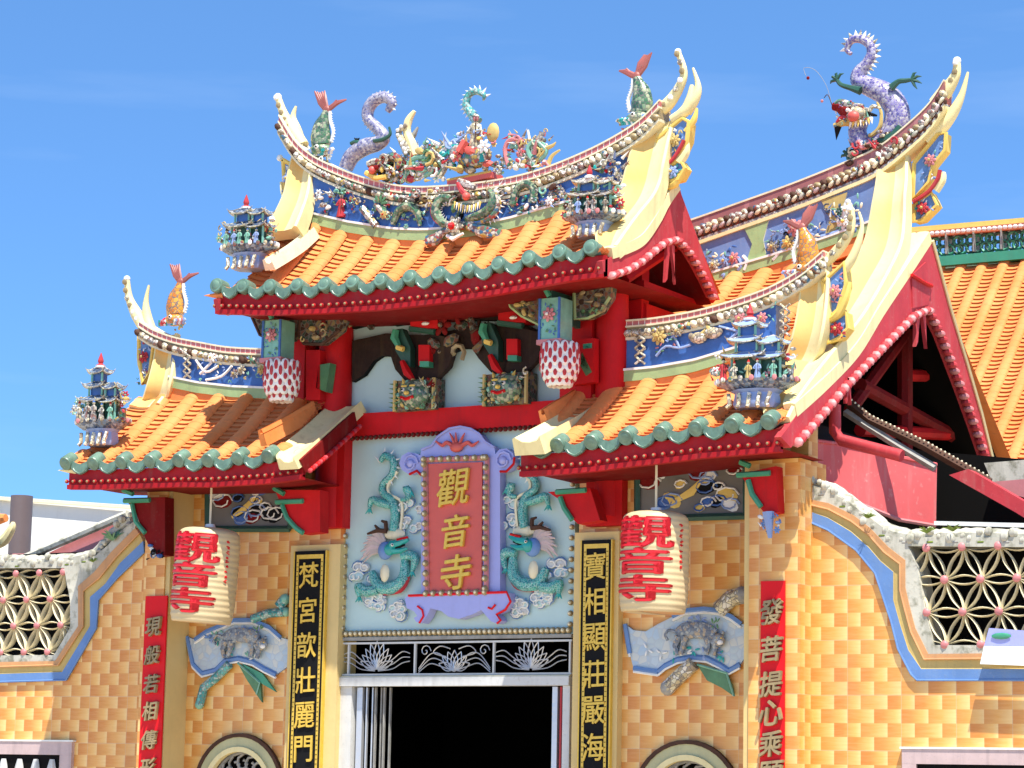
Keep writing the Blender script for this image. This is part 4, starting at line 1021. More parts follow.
for pts, m in (([(570, 340), (594, 338), (594, 382), (572, 385)], 'red'), ([(583, 344), (592, 343), (592, 348), (583, 349)], 'green'), ([(582, 352), (592, 372), (586, 376), (578, 362)], 'leaf')): b.prism([at(a, c, -.3) for a, c in pts], (0, .10, 0), m)
b.build('bracket', gate)
#SECTION2
# ================================================================== SIGNS AND BOARDS
def thing(b, name, label, cat, group=None, **k): return b.build(name, None, label, cat, group, **k)
def root(name, b_or_loc, label, cat, group=None): return empty(name, b_or_loc, label, cat, group)
# name board
o5 = (330, 410, 3.341); f5 = lambda x, y, Y=-.10: at(o5[0]+x/o5[2], o5[1]+y/o5[2], Y)
nb = root('name_board', f5(430, 705, -.02), 'red name plaque with gold characters in a scalloped violet frame over the door', 'name board')
fr = [(305, 610), (305, 215), (290, 205), (262, 214), (240, 200), (231, 178), (240, 153), (262, 140), (290, 146), (302, 152), (305, 132), (340, 118), (358, 90), (398, 62), (435, 55), (470, 62), (500, 80), (518, 105), (550, 125), (552, 148), (565, 132), (590, 128), (612, 145), (616, 175), (605, 195), (585, 205), (568, 205), (568, 610)]
b = B(); b.prism([f5(x, y) for x, y in fr], (0, .12, 0), 'violet')
for cx, cy in ((268, 178), (578, 168)):
    c = f5(cx, cy, -.11); b.sph(c, (.045, .03, .045), 'violet', 10, 7)
    b.tube([c+V((cos(t*.7)*.10*(1-t*.05), 0, sin(t*.7)*.10*(1-t*.05))) for t in range(10)], .014, 'violet', 6)
fo_ = b.build('frame', nb)
b = B(); b.tube([f5(x, y, -.12) for x, y in [(265, 215), (290, 203), (305, 218)]], .014, 'red', 5); b.tube([f5(x, y, -.12) for x, y in [(568, 205), (590, 205), (614, 180), (616, 158)]], .014, 'red', 5)
b.tube([f5(x, y, -.12) for x, y in [(305, 132), (340, 118), (358, 90), (398, 62), (435, 55), (470, 62), (500, 80), (518, 105), (550, 125)]], .012, 'violet', 5); b.build('frame_edge', fo_)
b = B()
for x0, x1, y0, y1 in ((350, 500, 108, 100),):
    for s_ in (-1, 1):
        b.tube(cr([f5(425+s_*12, 122, -.13), f5(425+s_*35, 108, -.13), f5(425+s_*50, 118, -.13), f5(425+s_*72, 104, -.13)], 4), [.025, .022, .02, .008], 'plaque_red', 6)
        b.tube([f5(425+s_*8, 115, -.13), f5(425+s_*18, 90, -.13), f5(425+s_*26, 76, -.13)], [.02, .014, .005], 'plaque_red', 6)
b.tube([f5(422, 110, -.13), f5(420, 75, -.13)], [.02, .006], 'plaque_red', 6); b.sph(f5(423, 124, -.13), (.085, .04, .055), 'plaque_red', 10, 7)
b.build('bat_ornament', nb)
b = B(); b.prism([f5(x, y, -.125) for x, y in [(328, 180), (508, 174), (506, 600), (333, 606)]], (0, .05, 0), 'plaque_red'); pl = b.build('plaque', nb)
b = B(); q = [f5(x, y, -.15) for x, y in [(313, 165), (520, 158), (517, 608), (320, 613)]]
for i in range(4): rope(b, [q[i], q[(i+1) % 4]], .036, .105, 'bronze', 'cream', .02, -.02); b.tube([q[i]+V((0, .03, 0)), q[(i+1) % 4]+V((0, .03, 0))], .030, 'pink', 6)
b.build('bead_border', nb)
for ch, x, y, h in (('觀', 416, 258, 118), ('音', 422, 405, 105), ('寺', 424, 542, 112)):
    b = B(); put_text(b, ch, f5(x, y, -.13), h/3.341/93, 'gold', 1.0, .03, .012, .10, .10); b.build('character', pl)
sk = [(250, 630), (258, 622), (595, 610), (600, 640), (580, 668), (552, 682), (562, 690), (570, 704), (556, 713), (538, 706), (522, 688), (505, 668), (478, 682), (430, 698), (395, 690), (372, 672), (335, 662), (322, 690), (306, 712), (288, 708), (280, 695), (292, 688), (280, 672), (256, 662)]
b = B(); b.prism([f5(x, y, -.14) for x, y in sk], (0, .14, 0), 'violet'); sb = b.build('base_apron', nb)
b = B(); b.tube([f5(x, y, -.15) for x, y in [(262, 620), (590, 608), (603, 640), (585, 668), (556, 683), (570, 702), (558, 713)]], .014, 'strip_red', 5)
b.tube([f5(x, y, -.15) for x, y in [(292, 655), (308, 668), (312, 688), (298, 712)]], .012, 'strip_red', 5); b.tube([f5(x, y, -.15) for x, y in [(552, 650), (540, 665), (528, 660)]], .012, 'strip_red', 5); b.build('apron_edge', sb)
# dragon reliefs
def relief_dragon(flip, label):
    mir = (lambda x: x) if not flip else (lambda x: 862-x)
    dyy = 0 if not flip else -8
    f = lambda x, y, Y=-.03: f5(mir(x), y+dyy-(0 if not flip else (mir(x)-x)*.006), Y)
    b = B()
    body = cr([f(168, 172), f(185, 152), f(212, 172), f(208, 215), (f(178, 245)), (f(176, 275)), f(205, 300), f(218, 345), f(212, 405)], 5)
    b.tube(body, [.025, .04, .045, .042, .034, .038, .048, .052, .048], 'mos_dragon', 9)
    b.spikes(body[:24], -1 if not flip else 1, .10, 'white', .02, .07)
    r = root('dragon_relief', f(180, 690, .02), label, 'dragon relief', 'dragon reliefs on the turquoise panel')
    b.tube(cr([f(225, 205), f(195, 250), f(200, 282), f(240, 310), f(236, 400)], 4), .018, 'cream', 5)
    b.tube(cr([f(140, 540), f(165, 590), f(215, 592), f(248, 560), f(250, 500)], 5), [.04, .065, .075, .068, .04], 'mos_dragon', 9)
    b.tube(cr([f(252, 520), f(258, 560), f(235, 600), f(180, 615)], 5), [.02, .035, .035, .015], 'red_faded', 6)
    b.build('body', r)
    l = 0
    for P, ra in (([(205, 320), (165, 308), (140, 300), (132, 330)], [.04, .05, .04, .02]), ([(238, 300), (262, 292), (255, 262), (272, 275)], [.02, .03, .045, .02]),
                  ([(240, 490), (270, 485), (285, 500), (275, 540)], [.04, .055, .05, .02]), ([(160, 600), (120, 605), (95, 590), (98, 625)], [.05, .06, .05, .025])):
        g = B(); g.tube(cr([f(*q, -.05) for q in P], 4), ra, 'mos_dragon', 8)
        e = f(*P[-1], -.05)
        for k in (-1, 0, 1): g.tube([e, e+V((k*.045, -.01, -.055))], [.018, .004], 'teal', 5)
        g.build('leg', r)
    g = B()
    for k in range(17):
        a = pi*.62+k*.085; p = f(190, 465, -.04); s_ = (-1 if flip else 1)
        d = V((s_*cos(a), 0, sin(a))); L_ = .30+.03*sin(k*2.2); g.tube([p+d*.08, p+d*L_*.7+V((0, -.01, -.01)), p+d*L_+V((0, -.02, -.04-.01*k*.3))], [.022, .024, .006], 'granite_pink' if k % 2 else 'mane', 6, flat=.5)
    g.sph(f(215, 415, -.03), (.14, .03, .06), 'cream', 8, 5); g.sph(f(183, 545, -.06), (.06, .03, .10), 'cream', 8, 5)
    g.build('mane', r)
    g = B(); g.sph(f(185, 470, -.06), (.095, .05, .10), 'blue_mid', 10, 7); g.sph(f(200, 465, -.09), (.07, .05, .07), 'teal', 8, 6)
    g.tube([f(205, 452, -.09), f(235, 445, -.09), f(262, 432, -.09)], [.05, .04, .02], 'teal', 7); g.tube([f(205, 470, -.09), f(235, 470, -.09), f(258, 462, -.09)], [.04, .03, .012], 'teal', 7)
    g.tube([f(220, 462, -.1), f(250, 450, -.1)], [.02, .01], 'black', 5); g.tube([f(225, 435, -.1), f(260, 425, -.1)], [.02, .014], 'red', 5); g.sph(f(208, 450, -.13), .018, 'white', 6, 5); g.sph(f(208, 450, -.148), .009, 'black', 5, 4)
    g.build('head', r)
    g = B()
    for P in ([(190, 405), (160, 402), (125, 414)], [(165, 403), (150, 385)], [(188, 400), (186, 375), (172, 370)]): g.tube([f(*q, -.06) for q in P], [.025]*(len(P)-1)+[.012], 'brown', 6)
    g.build('horns', r)
    g = B(); random.seed(3)
    for cx, cy, n in ((150, 640, 9), (210, 665, 7), (110, 545, 5), (270, 390, 5), (265, 330, 4)):
        for k in range(n):
            p = f(cx+random.uniform(-38, 38), cy+random.uniform(-22, 22), -.0); R_ = random.uniform(.035, .065); a0 = random.uniform(0, 6)
            g.tube([p+V((cos(a0+t*.7)*R_*(1-.07*t)*1.25, -.004*t, sin(a0+t*.7)*R_*(1-.07*t))) for t in range(10)], .009, 'wall_white', 5)
            g.tube([p+V((cos(a0+t*.7)*R_*1.35, .0, sin(a0+t*.7)*R_*1.15)) for t in range(6)], .006, 'blue_mid', 4)
            g.sph(p, (R_*1.0, .014, R_*.8), 'turquoise' if k % 3 else 'white_grey', 7, 5)
    g.build('cloud_scrolls', r)
relief_dragon(False, 'teal dragon relief with cream mane left of the violet name board')
relief_dragon(True, 'teal dragon relief right of the violet name board, partly under the right wing eaves')
# vertical couplets
def couplet(side, chars, xpx, ytop, label):
    x0, x1 = (at(xpx[0], 640, -.14).x, at(xpx[1], 640, -.14).x); zt = at(sum(xpx)/2, ytop, -.14).z; zb_ = .35
    r = root('couplet_board', V(((x0+x1)/2, -.13, zb_)), label, 'sign', 'black and gold couplet boards'); b = B(); b.box(x0, x1, -.145, -.1, zb_, zt, 'black'); bd = b.build('board', r)
    b = B(); w_ = .022; i0 = .035
    b.box(x0+i0, x0+i0+w_*1.3, -.15, -.146, zb_+.03, zt-.04, 'gold'); b.box(x1-i0-w_*1.3, x1-i0, -.15, -.146, zb_+.03, zt-.04, 'gold'); b.box(x0+i0, x1-i0, -.151, -.147, zt-.04-.045, zt-.04, 'gold')
    for k in range(70):
        z = zt-.12-k*.05
        if z < zb_+.05: break
        for xx in (x0+i0+w_*.65, x1-i0-w_*.65): b.box(xx-.009, xx+.009, -.153, -.1502, z-.003, z+.003, 'black')
    b.box(x0-.006, x0+.008, -.15, -.1, zb_, zt, 'gold'); b.box(x1-.008, x1+.006, -.15, -.1, zb_, zt, 'gold'); b.build('fretwork_border', bd)
    for ch, y in chars:
        c = at((xpx[0]+xpx[1])/2-(y-640)*.022, y, -.15); b = B(); put_text(b, ch, V(((x0+x1)/2-.005, -.15, c.z)), .27, 'gold', .90, .010, .010, 0, .05); b.build('character', bd)
couplet(-1, [('梵', 575), ('宮', 610), ('歆', 645), ('壯', 680), ('麗', 715), ('門', 749)], (292, 324), 551, 'black couplet board with gold characters on the cream pillar left of the door')
couplet(1, [('寶', 566), ('相', 601), ('顯', 637), ('莊', 674), ('嚴', 710), ('海', 747)], (580, 611), 540, 'black couplet board with gold characters on the cream pillar right of the door')
def redstrip(chars, xpx, ytop, label, hh):
    Y = -.41; x0, x1 = at(xpx[0], 640, Y).x, at(xpx[1], 640, Y).x; zt = at(sum(xpx)/2, ytop, Y).z
    r = root('couplet_strip', V(((x0+x1)/2, Y, .5)), label, 'sign', 'red couplet strips'); b = B(); b.box(x0, x1, Y-.012, Y+.01, .5, zt, 'strip_red'); bd = b.build('strip', r)
    for ch, y in chars:
        c = at(sum(xpx)/2, y, Y); b = B(); put_text(b, ch, V(((x0+x1)/2, Y-.014, c.z)), hh, 'bronze', .95, .035, .020, .12, .10); b.build('character', bd)
redstrip([('現', 627), ('般', 655), ('若', 684), ('相', 711), ('傳', 740), ('形', 768)], (144.5, 166), 596, 'red couplet strip with bronze characters on the left pilaster', .20)
redstrip([('發', 612), ('菩', 649), ('提', 684), ('心', 713), ('乘', 744), ('願', 774)], (761, 785), 581, 'red couplet strip with bronze characters on the right pilaster', .235)
# paper lanterns
def lantern(pt_, pb, rpx, label, turn, seed):
    t = at(*pt_, -.8); e = at(*pb, -.8); ax = (t-e); H = ax.length; rad = rpx/ppm(-.8, pt_[0])*1.0
    r = root('paper_lantern', t+V((0, 0, .02)), label, 'lantern', 'paper lanterns hanging from the eaves')
    prof = [(.90, 0), (.93, .015), (.97, .06), (1.0, .18), (1.01, .5), (1.0, .84), (.96, .94), (.86, .985), (.72, 1.0)]
    rot = V((0, 0, 1)).rotation_difference(ax.normalized()).to_matrix()
    def P(a, h, k=1.0):
        rr_ = interp([(q[1], q[0]) for q in prof], h)*rad*k*(1+.008*sin(h*100)); return e+rot @ V((rr_*sin(a), -rr_*cos(a), h*H))
    b = B(); b.grid(lambda u, v: P(u*2*pi, v), 40, 90, 'lantern_paper'); b.tube([e, e+rot @ V((0, 0, .005))], rad*.8, 'lantern_paper', 24); body = b.build('paper_body', r)
    b = B(); b.tube([e+rot @ V((0, 0, -.0)), e+rot @ V((0, 0, .055))], [rad*.90, rad*.92], 'lantern_base', 28); b.tube([e+rot @ V((0, 0, H-.03)), e+rot @ V((0, 0, H+.01))], [rad*.72, rad*.60], 'lantern_base', 28); b.build('rim', r)
    b = B(); b.tube([t, t+V((0, 0, .05))], [.06, .05], 'white', 10); b.tube([t+V((0, 0, .04)), V((t.x, t.y, 5.0))], .012, 'cream', 5); b.build('hook_cord', r)
    for ch, h, hh in (('觀', .785, .31), ('音', .495, .25), ('寺', .225, .25)):
        vs, fs = glyph(ch, 0, 26); g = B()
        for i, (dx, dz) in enumerate(((0, 0), (.035, 0), (-.035, 0), (0, .03), (0, -.03), (.02, .02), (-.02, -.02))):
            g.add([P(turn+(x+dx)*1.95, h+(z+dz)*hh, 1.020+.0012*i if y > 0 else .99) for x, y, z in vs], fs, 'lantern_red'); g.build('character', body)
    g = B(); random.seed(seed)
    for k in range(9):
        h = .86-k*.052; a = turn+1.28
        for j in range(3):
            a2 = a+random.uniform(-.05, .03); h2 = h+random.uniform(-.012, .012); g.tube([P(a2, h2, 1.01), P(a2+.07, h2+random.uniform(-.01, .01), 1.01)], .007, 'lantern_red', 4)
    g.build('small_writing', body)
lantern((210, 529), (201, 623), 31.5, 'white paper lantern with red characters hanging before the left bay', .02, 1)
lantern((656, 513), (653, 613), 34, 'white paper lantern with red characters hanging before the right bay', .02, 2)
# framed paintings under the wing eaves
def painting(q, label, seed):
    r = root('framed_painting', at((q[0][0]+q[2][0])/2, q[2][1], -.05), label, 'painting', 'painted panels under the wing eaves'); b = B(); b.prism([at(a, c, -.03) for a, c in q], (0, .028, 0), 'panel_grey'); bd = b.build('painted_panel', r)
    b = B(); P = [at(a, c, -.05) for a, c in q]
    for i in range(4): b.tube([P[i], P[(i+1) % 4]], .035, 'green_dark', 4)
    b.build('frame', r); b = B(); random.seed(seed); x0, x1 = q[0][0], q[1][0]; y0, y1 = q[0][1], q[2][1]
    for k in range(16):
        cx = random.uniform(x0+10, x1-10); cy = random.uniform(y0+14, y1-8); c = at(cx, cy, -.035); R_ = random.uniform(.06, .14)
        b.sph(c, (R_, .008, R_*.6), random.choice(['blue', 'black', 'black', 'yellow', 'red_dark', 'white']), 9, 5, Matrix.Rotation(random.uniform(-.6, .6), 3, 'Y'))
        b.tube([c+V((cos(t*.8)*R_*(1.1-.06*t), -.012, sin(t*.8)*R_*.6*(1.1-.06*t))) for t in range(9)], .010, random.choice(['blue', 'white', 'blue_pale']), 4)
    b.tube([at(lerp(x0, x1, .3), lerp(y0, y1, .8), -.045), at(lerp(x0, x1, .5), lerp(y0, y1, .6), -.045), at(lerp(x0, x1, .62), lerp(y0, y1, .35), -.045)], [.02, .045, .01], 'yellow', 5, flat=.3)
    b.build('painted_clouds', bd)
painting([(207, 470), (290, 470), (290, 529), (207, 529)], 'dark framed cloud painting under the left wing eaves', 4)
painting([(637, 455), (746, 450), (746, 516), (637, 519)], 'dark framed cloud painting under the right wing eaves', 6)
# ceramic scroll reliefs with a tiger
def scroll(o, side, label):
    f = lambda x, y, Y=-.03: at(o[0]+x/o[2], o[1]+y/o[2], Y)
    r = root('scroll_relief', f(*((520, 380) if side > 0 else (330, 370)), .0), label, 'relief', 'blue scroll reliefs on the bay walls')
    if side > 0:
        out = [(265, 180), (300, 205), (350, 210), (400, 180), (460, 150), (510, 125), (590, 118), (650, 125), (700, 150), (740, 180), (785, 180), (780, 240), (760, 310), (735, 345), (690, 370), (650, 345), (600, 320), (540, 315), (480, 325), (430, 350), (400, 375), (340, 375), (300, 360), (285, 300)]
        edge1 = out[4:10]; edge2 = out[13:21]; tig = (555, 225); sc_ = 1.0
        rolls_ = [([(650, 120), (700, 75), (745, 62)], .085), ([(545, 340), (480, 400), (440, 440)], .075)]
        leaf_ = [(560, 345), (620, 360), (680, 380), (705, 440), (710, 475), (660, 440), (600, 410)]
    else:
        out = [(115, 200), (150, 215), (200, 180), (260, 155), (320, 130), (400, 130), (470, 160), (520, 205), (555, 215), (550, 330), (500, 365), (450, 340), (400, 310), (340, 295), (280, 305), (240, 345), (180, 360), (140, 320)]
        edge1 = out[1:8]; edge2 = out[10:17]; tig = (350, 215); sc_ = .95
        rolls_ = [([(300, 320), (240, 380), (190, 420), (170, 495)], .05), ([(400, 125), (470, 100), (545, 95)], .05), ([(515, 70), (530, 50), (540, 40)], .06)]
        leaf_ = [(335, 315), (400, 350), (430, 400), (440, 485), (415, 450), (370, 380)]
    b = B(); b.prism([f(*p) for p in out], (0, .06, 0), 'mos_scroll', 'blue_pale'); bd = b.build('scroll_sheet', r)
    b = B()
    for ed in (edge1, edge2, [out[0], out[-1]], [out[-2], out[-4]] if side > 0 else [out[-1], out[-2]]): b.tube([f(*p, -.04) for p in ed], .028, 'blue_mid', 5, flat=.6); b.tube([f(p[0], p[1]+14, -.04) for p in ed], .014, 'white', 5)
    b.build('scroll_edge', bd)
    b = B()
    for P, ra in rolls_: b.tube([f(*p, -.06) for p in P], ra, 'mos_cream' if side > 0 else 'mos_teal', 9); e = f(*P[-1], -.06); b.sph(e, ra*1.05, 'stone_grey' if side > 0 else 'jade', 8, 6)
    b.build('scroll_roll', bd)
    b = B(); b.prism([f(*p, -.05) for p in leaf_], (0, .03, 0), 'leaf'); b.tube([f(*leaf_[0], -.06), f(*leaf_[2], -.06), f(*leaf_[4], -.06)], .012, 'jade', 4)
    if side < 0: b.prism([f(*p, -.05) for p in [(350, 315), (440, 360), (500, 440), (440, 405)]], (0, .03, 0), 'green')
    b.build('leaf', r)
    b = B(); g = lambda x, y, Y=-.08: f(tig[0]+x*sc_, tig[1]+y*sc_, Y); k = 1
    b.tube(cr([g(-75, 0), g(-45, -18), g(0, -22), g(45, -15), g(75, 5)], 4), [.06, .085, .085, .08, .07], 'mos_tiger', 9, flat=.35)
    b.sph(g(92, 20), (.075, .05, .07), 'mos_tiger', 9, 7); b.sph(g(78, -12), .02, 'mos_tiger', 6, 5); b.sph(g(110, -10), .02, 'mos_tiger', 6, 5); b.sph(g(98, 30, -.12), (.035, .02, .025), 'white', 6, 5); b.sph(g(86, 12, -.12), .010, 'yellow', 5, 4); b.sph(g(103, 12, -.12), .010, 'yellow', 5, 4)
    for P in ([(-70, 5), (-85, 45), (-75, 80)], [(-45, 5), (-50, 40), (-62, 78)], [(45, 10), (50, 45), (42, 78)], [(72, 20), (80, 50), (72, 84)]): b.tube([g(*q) for q in P], [.045, .03, .026], 'mos_tiger', 7)
    b.tube(cr([g(-78, -10), g(-110, -20), g(-125, 0), g(-115, 20)], 4), .016, 'mos_tiger', 6); b.build('tiger_figure', bd)
    b = B(); random.seed(9)
    for j in range(14):
        p = random.choice(out); c_ = f(tig[0]+(p[0]-tig[0])*random.uniform(.45, .8), tig[1]+(p[1]-tig[1])*random.uniform(.45, .8), -.04); leafs(b, c_, .06, random.choice(['blue_pale', 'teal', 'white', 'blue_mid', 'jade']), 3)
    for (x, y) in ((70, -45), (85, -50)): leafs(b, g(x, y), .05, 'leaf', 4)
    b.build('landscape_inlay', bd)
scroll((560, 580, 4.084), 1, 'blue ceramic scroll relief with a tiger on the right bay wall')
scroll((160, 590, 4.315), -1, 'blue ceramic scroll relief with a tiger on the left bay wall beside the couplet board')
# ================================================================== STATUES ON THE RIDGES
def fish(basepx, toppx, Y, label, body_m, flip, sc_=1.0):
    bse = at(*basepx, Y); tp_ = at(*toppx, Y); H = (tp_-bse).length; r = root('fish_statue', bse, label, 'statue', 'upturned fish on the ridges')
    x = lambda u, v, dy=0: bse+V((flip*u*H, dy, v*H))
    b = B(); b.tube(cr([x(-.02, .16), x(-.03, .30), x(-.02, .45), x(.03, .58), x(.06, .68)], 5), [H*.15, H*.165, H*.135, H*.085, H*.055], body_m, 12, flat=.75); bd = b.build('body', r)
    g = B(); P = cr([x(.16, .2), x(.19, .35), x(.13, .52), x(.12, .66)], 5); g.tube(P, .02, 'white', 6); g.spikes(P, flip, .035, 'white', .018, .03); g.build('belly_fin', bd)
    g = B(); t = x(.06, .68); g.sph(t, (H*.07, H*.045, H*.08), 'fin_red', 8, 6)
    for dx, dz, n in ((-.16, .30, 5), (.24, .12, 5)):
        for k in range(n):
            u = (k-(n-1)/2)*.035
            g.tube([t, t+V((flip*(dx*.55*H+u*H*.6), 0, dz*.55*H+u*H*.4)), t+V((flip*(dx*H+u*H), .01*k, dz*H+abs(u)*H*.3))], [H*.045, H*.04, .010], 'fin_red', 6, flat=.5)
    g.build('tail', r)
    g = B(); g.sph(x(-.0, .07, -.03), (H*.19, H*.14, H*.10), body_m, 10, 7); g.sph(x(-.12, .05, -.08), (H*.075, H*.05, H*.06), 'strip_red' if body_m == 'mos_orange' else 'blue_mid', 8, 6); g.sph(x(.02, .10, -.13), (H*.035, .02, H*.035), 'white', 8, 6); g.sph(x(.02, .10, -.145), (H*.018, .01, H*.018), 'black', 6, 4); g.tube([x(-.15, .02, -.1), x(-.24, .04, -.08)], [.03, .02], 'red_faded', 6)
    g.build('head', r)
    g = B(); random.seed(int(H*100))
    for k in range(14): 
        a = -.24+k*.037; g.tube(cr([x(a, -.02, -.08), x(a+.02, .06, -.1), x(a+.05, .03, -.1)], 3), .018, random.choice(['white', 'blue_pale', 'teal', 'mos_cream', 'pink']), 5)
    clutter(g, x(.1, .0, -.05), H*.14, 8, ['white', 'teal', 'mos_cream', 'pink', 'yellow_ochre']); g.build('wave_base', r)
fish((322, 156), (323, 90), RY+.0, 'green scaled fish statue with raised red tail at the left end of the central ridge', 'mos_green', 1)
fish((640, 124), (641, 54), RY+.0, 'green scaled fish statue with raised red tail near the right horn of the central ridge', 'mos_green', -1)
fish((176, 325), (174, 264), WY, 'orange scaled fish statue on the left wing ridge', 'mos_orange', 1)
fish((806, 276), (807, 205), WY, 'orange scaled fish statue on the right wing ridge', 'mos_orange', -1)
def pxtube(b, L, Y, r, m, n=5, seg=9, flat=None, ds=None):
    P = cr([at(a, c, Y+(ds[i] if ds else 0)) for i, (a, c) in enumerate(L)], n); b.tube(P, r, m, seg, flat=flat); return P
# large purple dragon on the main ridge
MY = 2.46; MS = 1/ppm(MY, 870)
r = root('dragon_statue', at(866, 158, MY), 'large purple scaled dragon statue rearing on the upswept main ridge at right', 'dragon statue')
z4 = lambda L: zp(L, 770, 20, 4.862)
b = B(); body = pxtube(b, z4([(470, 640), (440, 590), (425, 540), (440, 480), (415, 465)]), MY, [9*MS, 10*MS, 9.5*MS, 9*MS, 8*MS], 'mos_purple', 5, 12)
P2 = pxtube(b, z4([(450, 630), (520, 600), (585, 560), (618, 490), (610, 420), (560, 360), (490, 325), (435, 300), (435, 260), (470, 215), (495, 165), (485, 120), (440, 92), (395, 100), (375, 145), (395, 165)]), MY+.05, [10*MS, 11*MS, 13*MS, 13.5*MS, 13*MS, 12*MS, 10.5*MS, 9*MS, 8*MS, 6*MS, 5.5*MS, 5*MS, 4.5*MS, 4*MS, 3*MS, 2*MS], 'mos_purple', 5, 12)
bd = b.build('body', r)
g = B(); g.spikes([p for p in P2[8:]], 1, .0, 'white', .01, 1.0) if False else None
Q = resample(P2, .04)
for i in range(3, len(Q)-2):
    t = (Q[i+1]-Q[i]).normalized(); n_ = V((-t.z, 0, t.x)); L_ = interp([(0, 11), (.3, 11), (.6, 7), (1, 3)], i/len(Q))*MS
    g.cone(Q[i]-n_*L_*.7, Q[i]-n_*(L_*1.05+(.055 if i > len(Q)*.6 else .02)), .026, 'white' if i % 2 else 'mos_cream', 5)
g.build('back_fin', bd)
g = B(); pxtube(g, z4([(480, 560), (500, 555), (535, 515), (540, 450), (520, 400)]), MY-.06, [.02, .025, .025, .02, .01], 'yellow_ochre', 5, 6); pxtube(g, z4([(425, 590), (450, 620), (490, 600)]), MY-.12, .03, 'pink', 4, 6); g.build('belly_band', bd)
for L, ra in (([(440, 345), (390, 330), (345, 315), (325, 290)], [.05, .032, .026, .02]), ([(590, 330), (625, 300), (660, 295), (690, 290)], [.045, .03, .026, .02]),
              ([(640, 520), (600, 570), (545, 590), (510, 600)], [.05, .07, .06, .03]), ([(470, 660), (430, 670), (395, 682), (378, 655)], [.05, .045, .04, .025])):
    g = B(); P = pxtube(g, z4(L), MY-.06, ra, 'green_dark' if L[0][0] != 640 else 'green_dark', 4, 7); e = P[-1]; d = (P[-1]-P[-3]).normalized()
    for k in (-1.2, -.4, .4, 1.2):
        q = Matrix.Rotation(k, 3, 'Y') @ d; g.tube([e, e+q*.07, e+q*.10+V((.02, 0, -.02))], [.022, .016, .004], 'green_dark', 5)
    g.build('leg', r)
g = B(); f = lambda x, y, Y=MY-.08: at(770+x/4.862, 20+y/4.862, Y)
g.sph(f(425, 460), (.13, .11, .10), 'mos_cream', 10, 8); pxtube(g, z4([(410, 450), (370, 445), (340, 425), (308, 420)]), MY-.08, [.09, .075, .06, .045], 'red_dark', 4, 9); pxtube(g, z4([(320, 412), (345, 400), (400, 420), (450, 430)]), MY-.1, [.03, .04, .05, .05], 'mos_multi', 4, 7)
pxtube(g, z4([(400, 490), (365, 495), (340, 505), (312, 515)]), MY-.08, [.07, .05, .04, .03], 'yellow_ochre', 4, 8); pxtube(g, z4([(390, 470), (350, 475), (325, 500)]), MY-.1, [.04, .035, .02], 'red_faded', 4, 7)
g.sph(f(405, 468, MY-.2), (.07, .05, .06), 'plaque_red', 10, 8); [clutter(g, f(a_, c_, MY-.12), .08, 7, ['mos_multi', 'jade', 'mos_cream', 'red_faded', 'mos_purple']) for a_, c_ in ((370, 425), (430, 440), (460, 480), (350, 490))]; g.sph(f(378, 438, MY-.17), .025, 'white', 7, 5)
for k in range(5): g.cone(f(320+k*14, 440+k*4), f(322+k*14, 460+k*3), .014, 'white', 5)
g.cone(f(330, 520), f(322, 585), .045, 'black', 6)
for k in range(9): g.cone(f(395+k*12, 500-k*3, MY-.12), f(385+k*14, 530-k*3, MY-.14), .025, 'yellow' if k % 2 else 'white', 5)
pxtube(g, z4([(430, 430), (480, 440), (500, 420), (540, 430)]), MY-.1, [.03, .03, .025, .008], 'mos_cream', 4, 6); pxtube(g, z4([(470, 455), (520, 465)]), MY-.1, [.03, .01], 'black', 3, 6); g.build('head', r)
g = B(); pxtube(g, [(832, 105), (826, 85), (815, 70), (804, 68), (806, 76)], MY-.08, .0025, 'stone_grey', 4, 4); pxtube(g, [(833, 108), (828, 95), (824, 98)], MY-.08, .005, 'brown', 4, 4); g.sph(at(808, 78, MY-.08), .02, 'red_dark', 6, 5); g.sph(at(822, 101, MY-.08), .018, 'pink', 6, 5); g.build('whiskers', r)
g = B(); random.seed(2); [clutter(g, at(a, c, MY-.1), .13, 10, ['mos_multi', 'red_faded', 'mos_grey', 'brown', 'white', 'mos_cream']) for a, c in ((852, 155), (862, 152), (875, 148), (888, 140))]; g.build('cloud_base', r)
# purple dragon on the central ridge
ps = 1/ppm(RY, 370); z5 = lambda L: zp(L, 310, 80, 3.938)
r = root('dragon_statue', at(368, 182, RY), 'small purple dragon with curled white-spined tail on the central ridge at left', 'dragon statue')
b = B(); P2 = pxtube(b, z5([(140, 350), (165, 300), (215, 265), (265, 250), (290, 225), (265, 190), (230, 155), (230, 115), (255, 80), (295, 68), (322, 90), (305, 125)]), RY-.05, [7.5*ps, 8.5*ps, 9*ps, 8*ps, 7*ps, 6*ps, 6*ps, 6.5*ps, 6.5*ps, 6*ps, 5.5*ps, 3*ps], 'mos_violetgrey', 5, 11); bd = b.build('body', r)
g = B(); Q = resample(P2, .038)
for i in range(int(len(Q)*.45), len(Q)-1):
    t = (Q[i+1]-Q[i]).normalized(); n_ = V((-t.z, 0, t.x)); g.cone(Q[i]+n_*.035, Q[i]+n_*.085, .022, 'white' if i % 2 else 'mos_cream', 5)
g.build('back_fin', bd)
g = B(); pxtube(g, z5([(250, 240), (285, 235), (315, 215), (312, 185)]), RY-.15, [.02, .024, .02, .012], 'green_dark', 4, 7); g.build('leg', r)
g = B(); pxtube(g, z5([(215, 270), (185, 245), (160, 250)]), RY-.1, [.04, .03, .02], 'green_dark', 4, 7); [g.tube([at(310+185/3.938, 80+240/3.938, RY-.1), at(310+(175+k*10)/3.938, 80+228/3.938, RY-.1)], [.02, .005], 'black', 5) for k in range(3)]; g.build('leg', r)
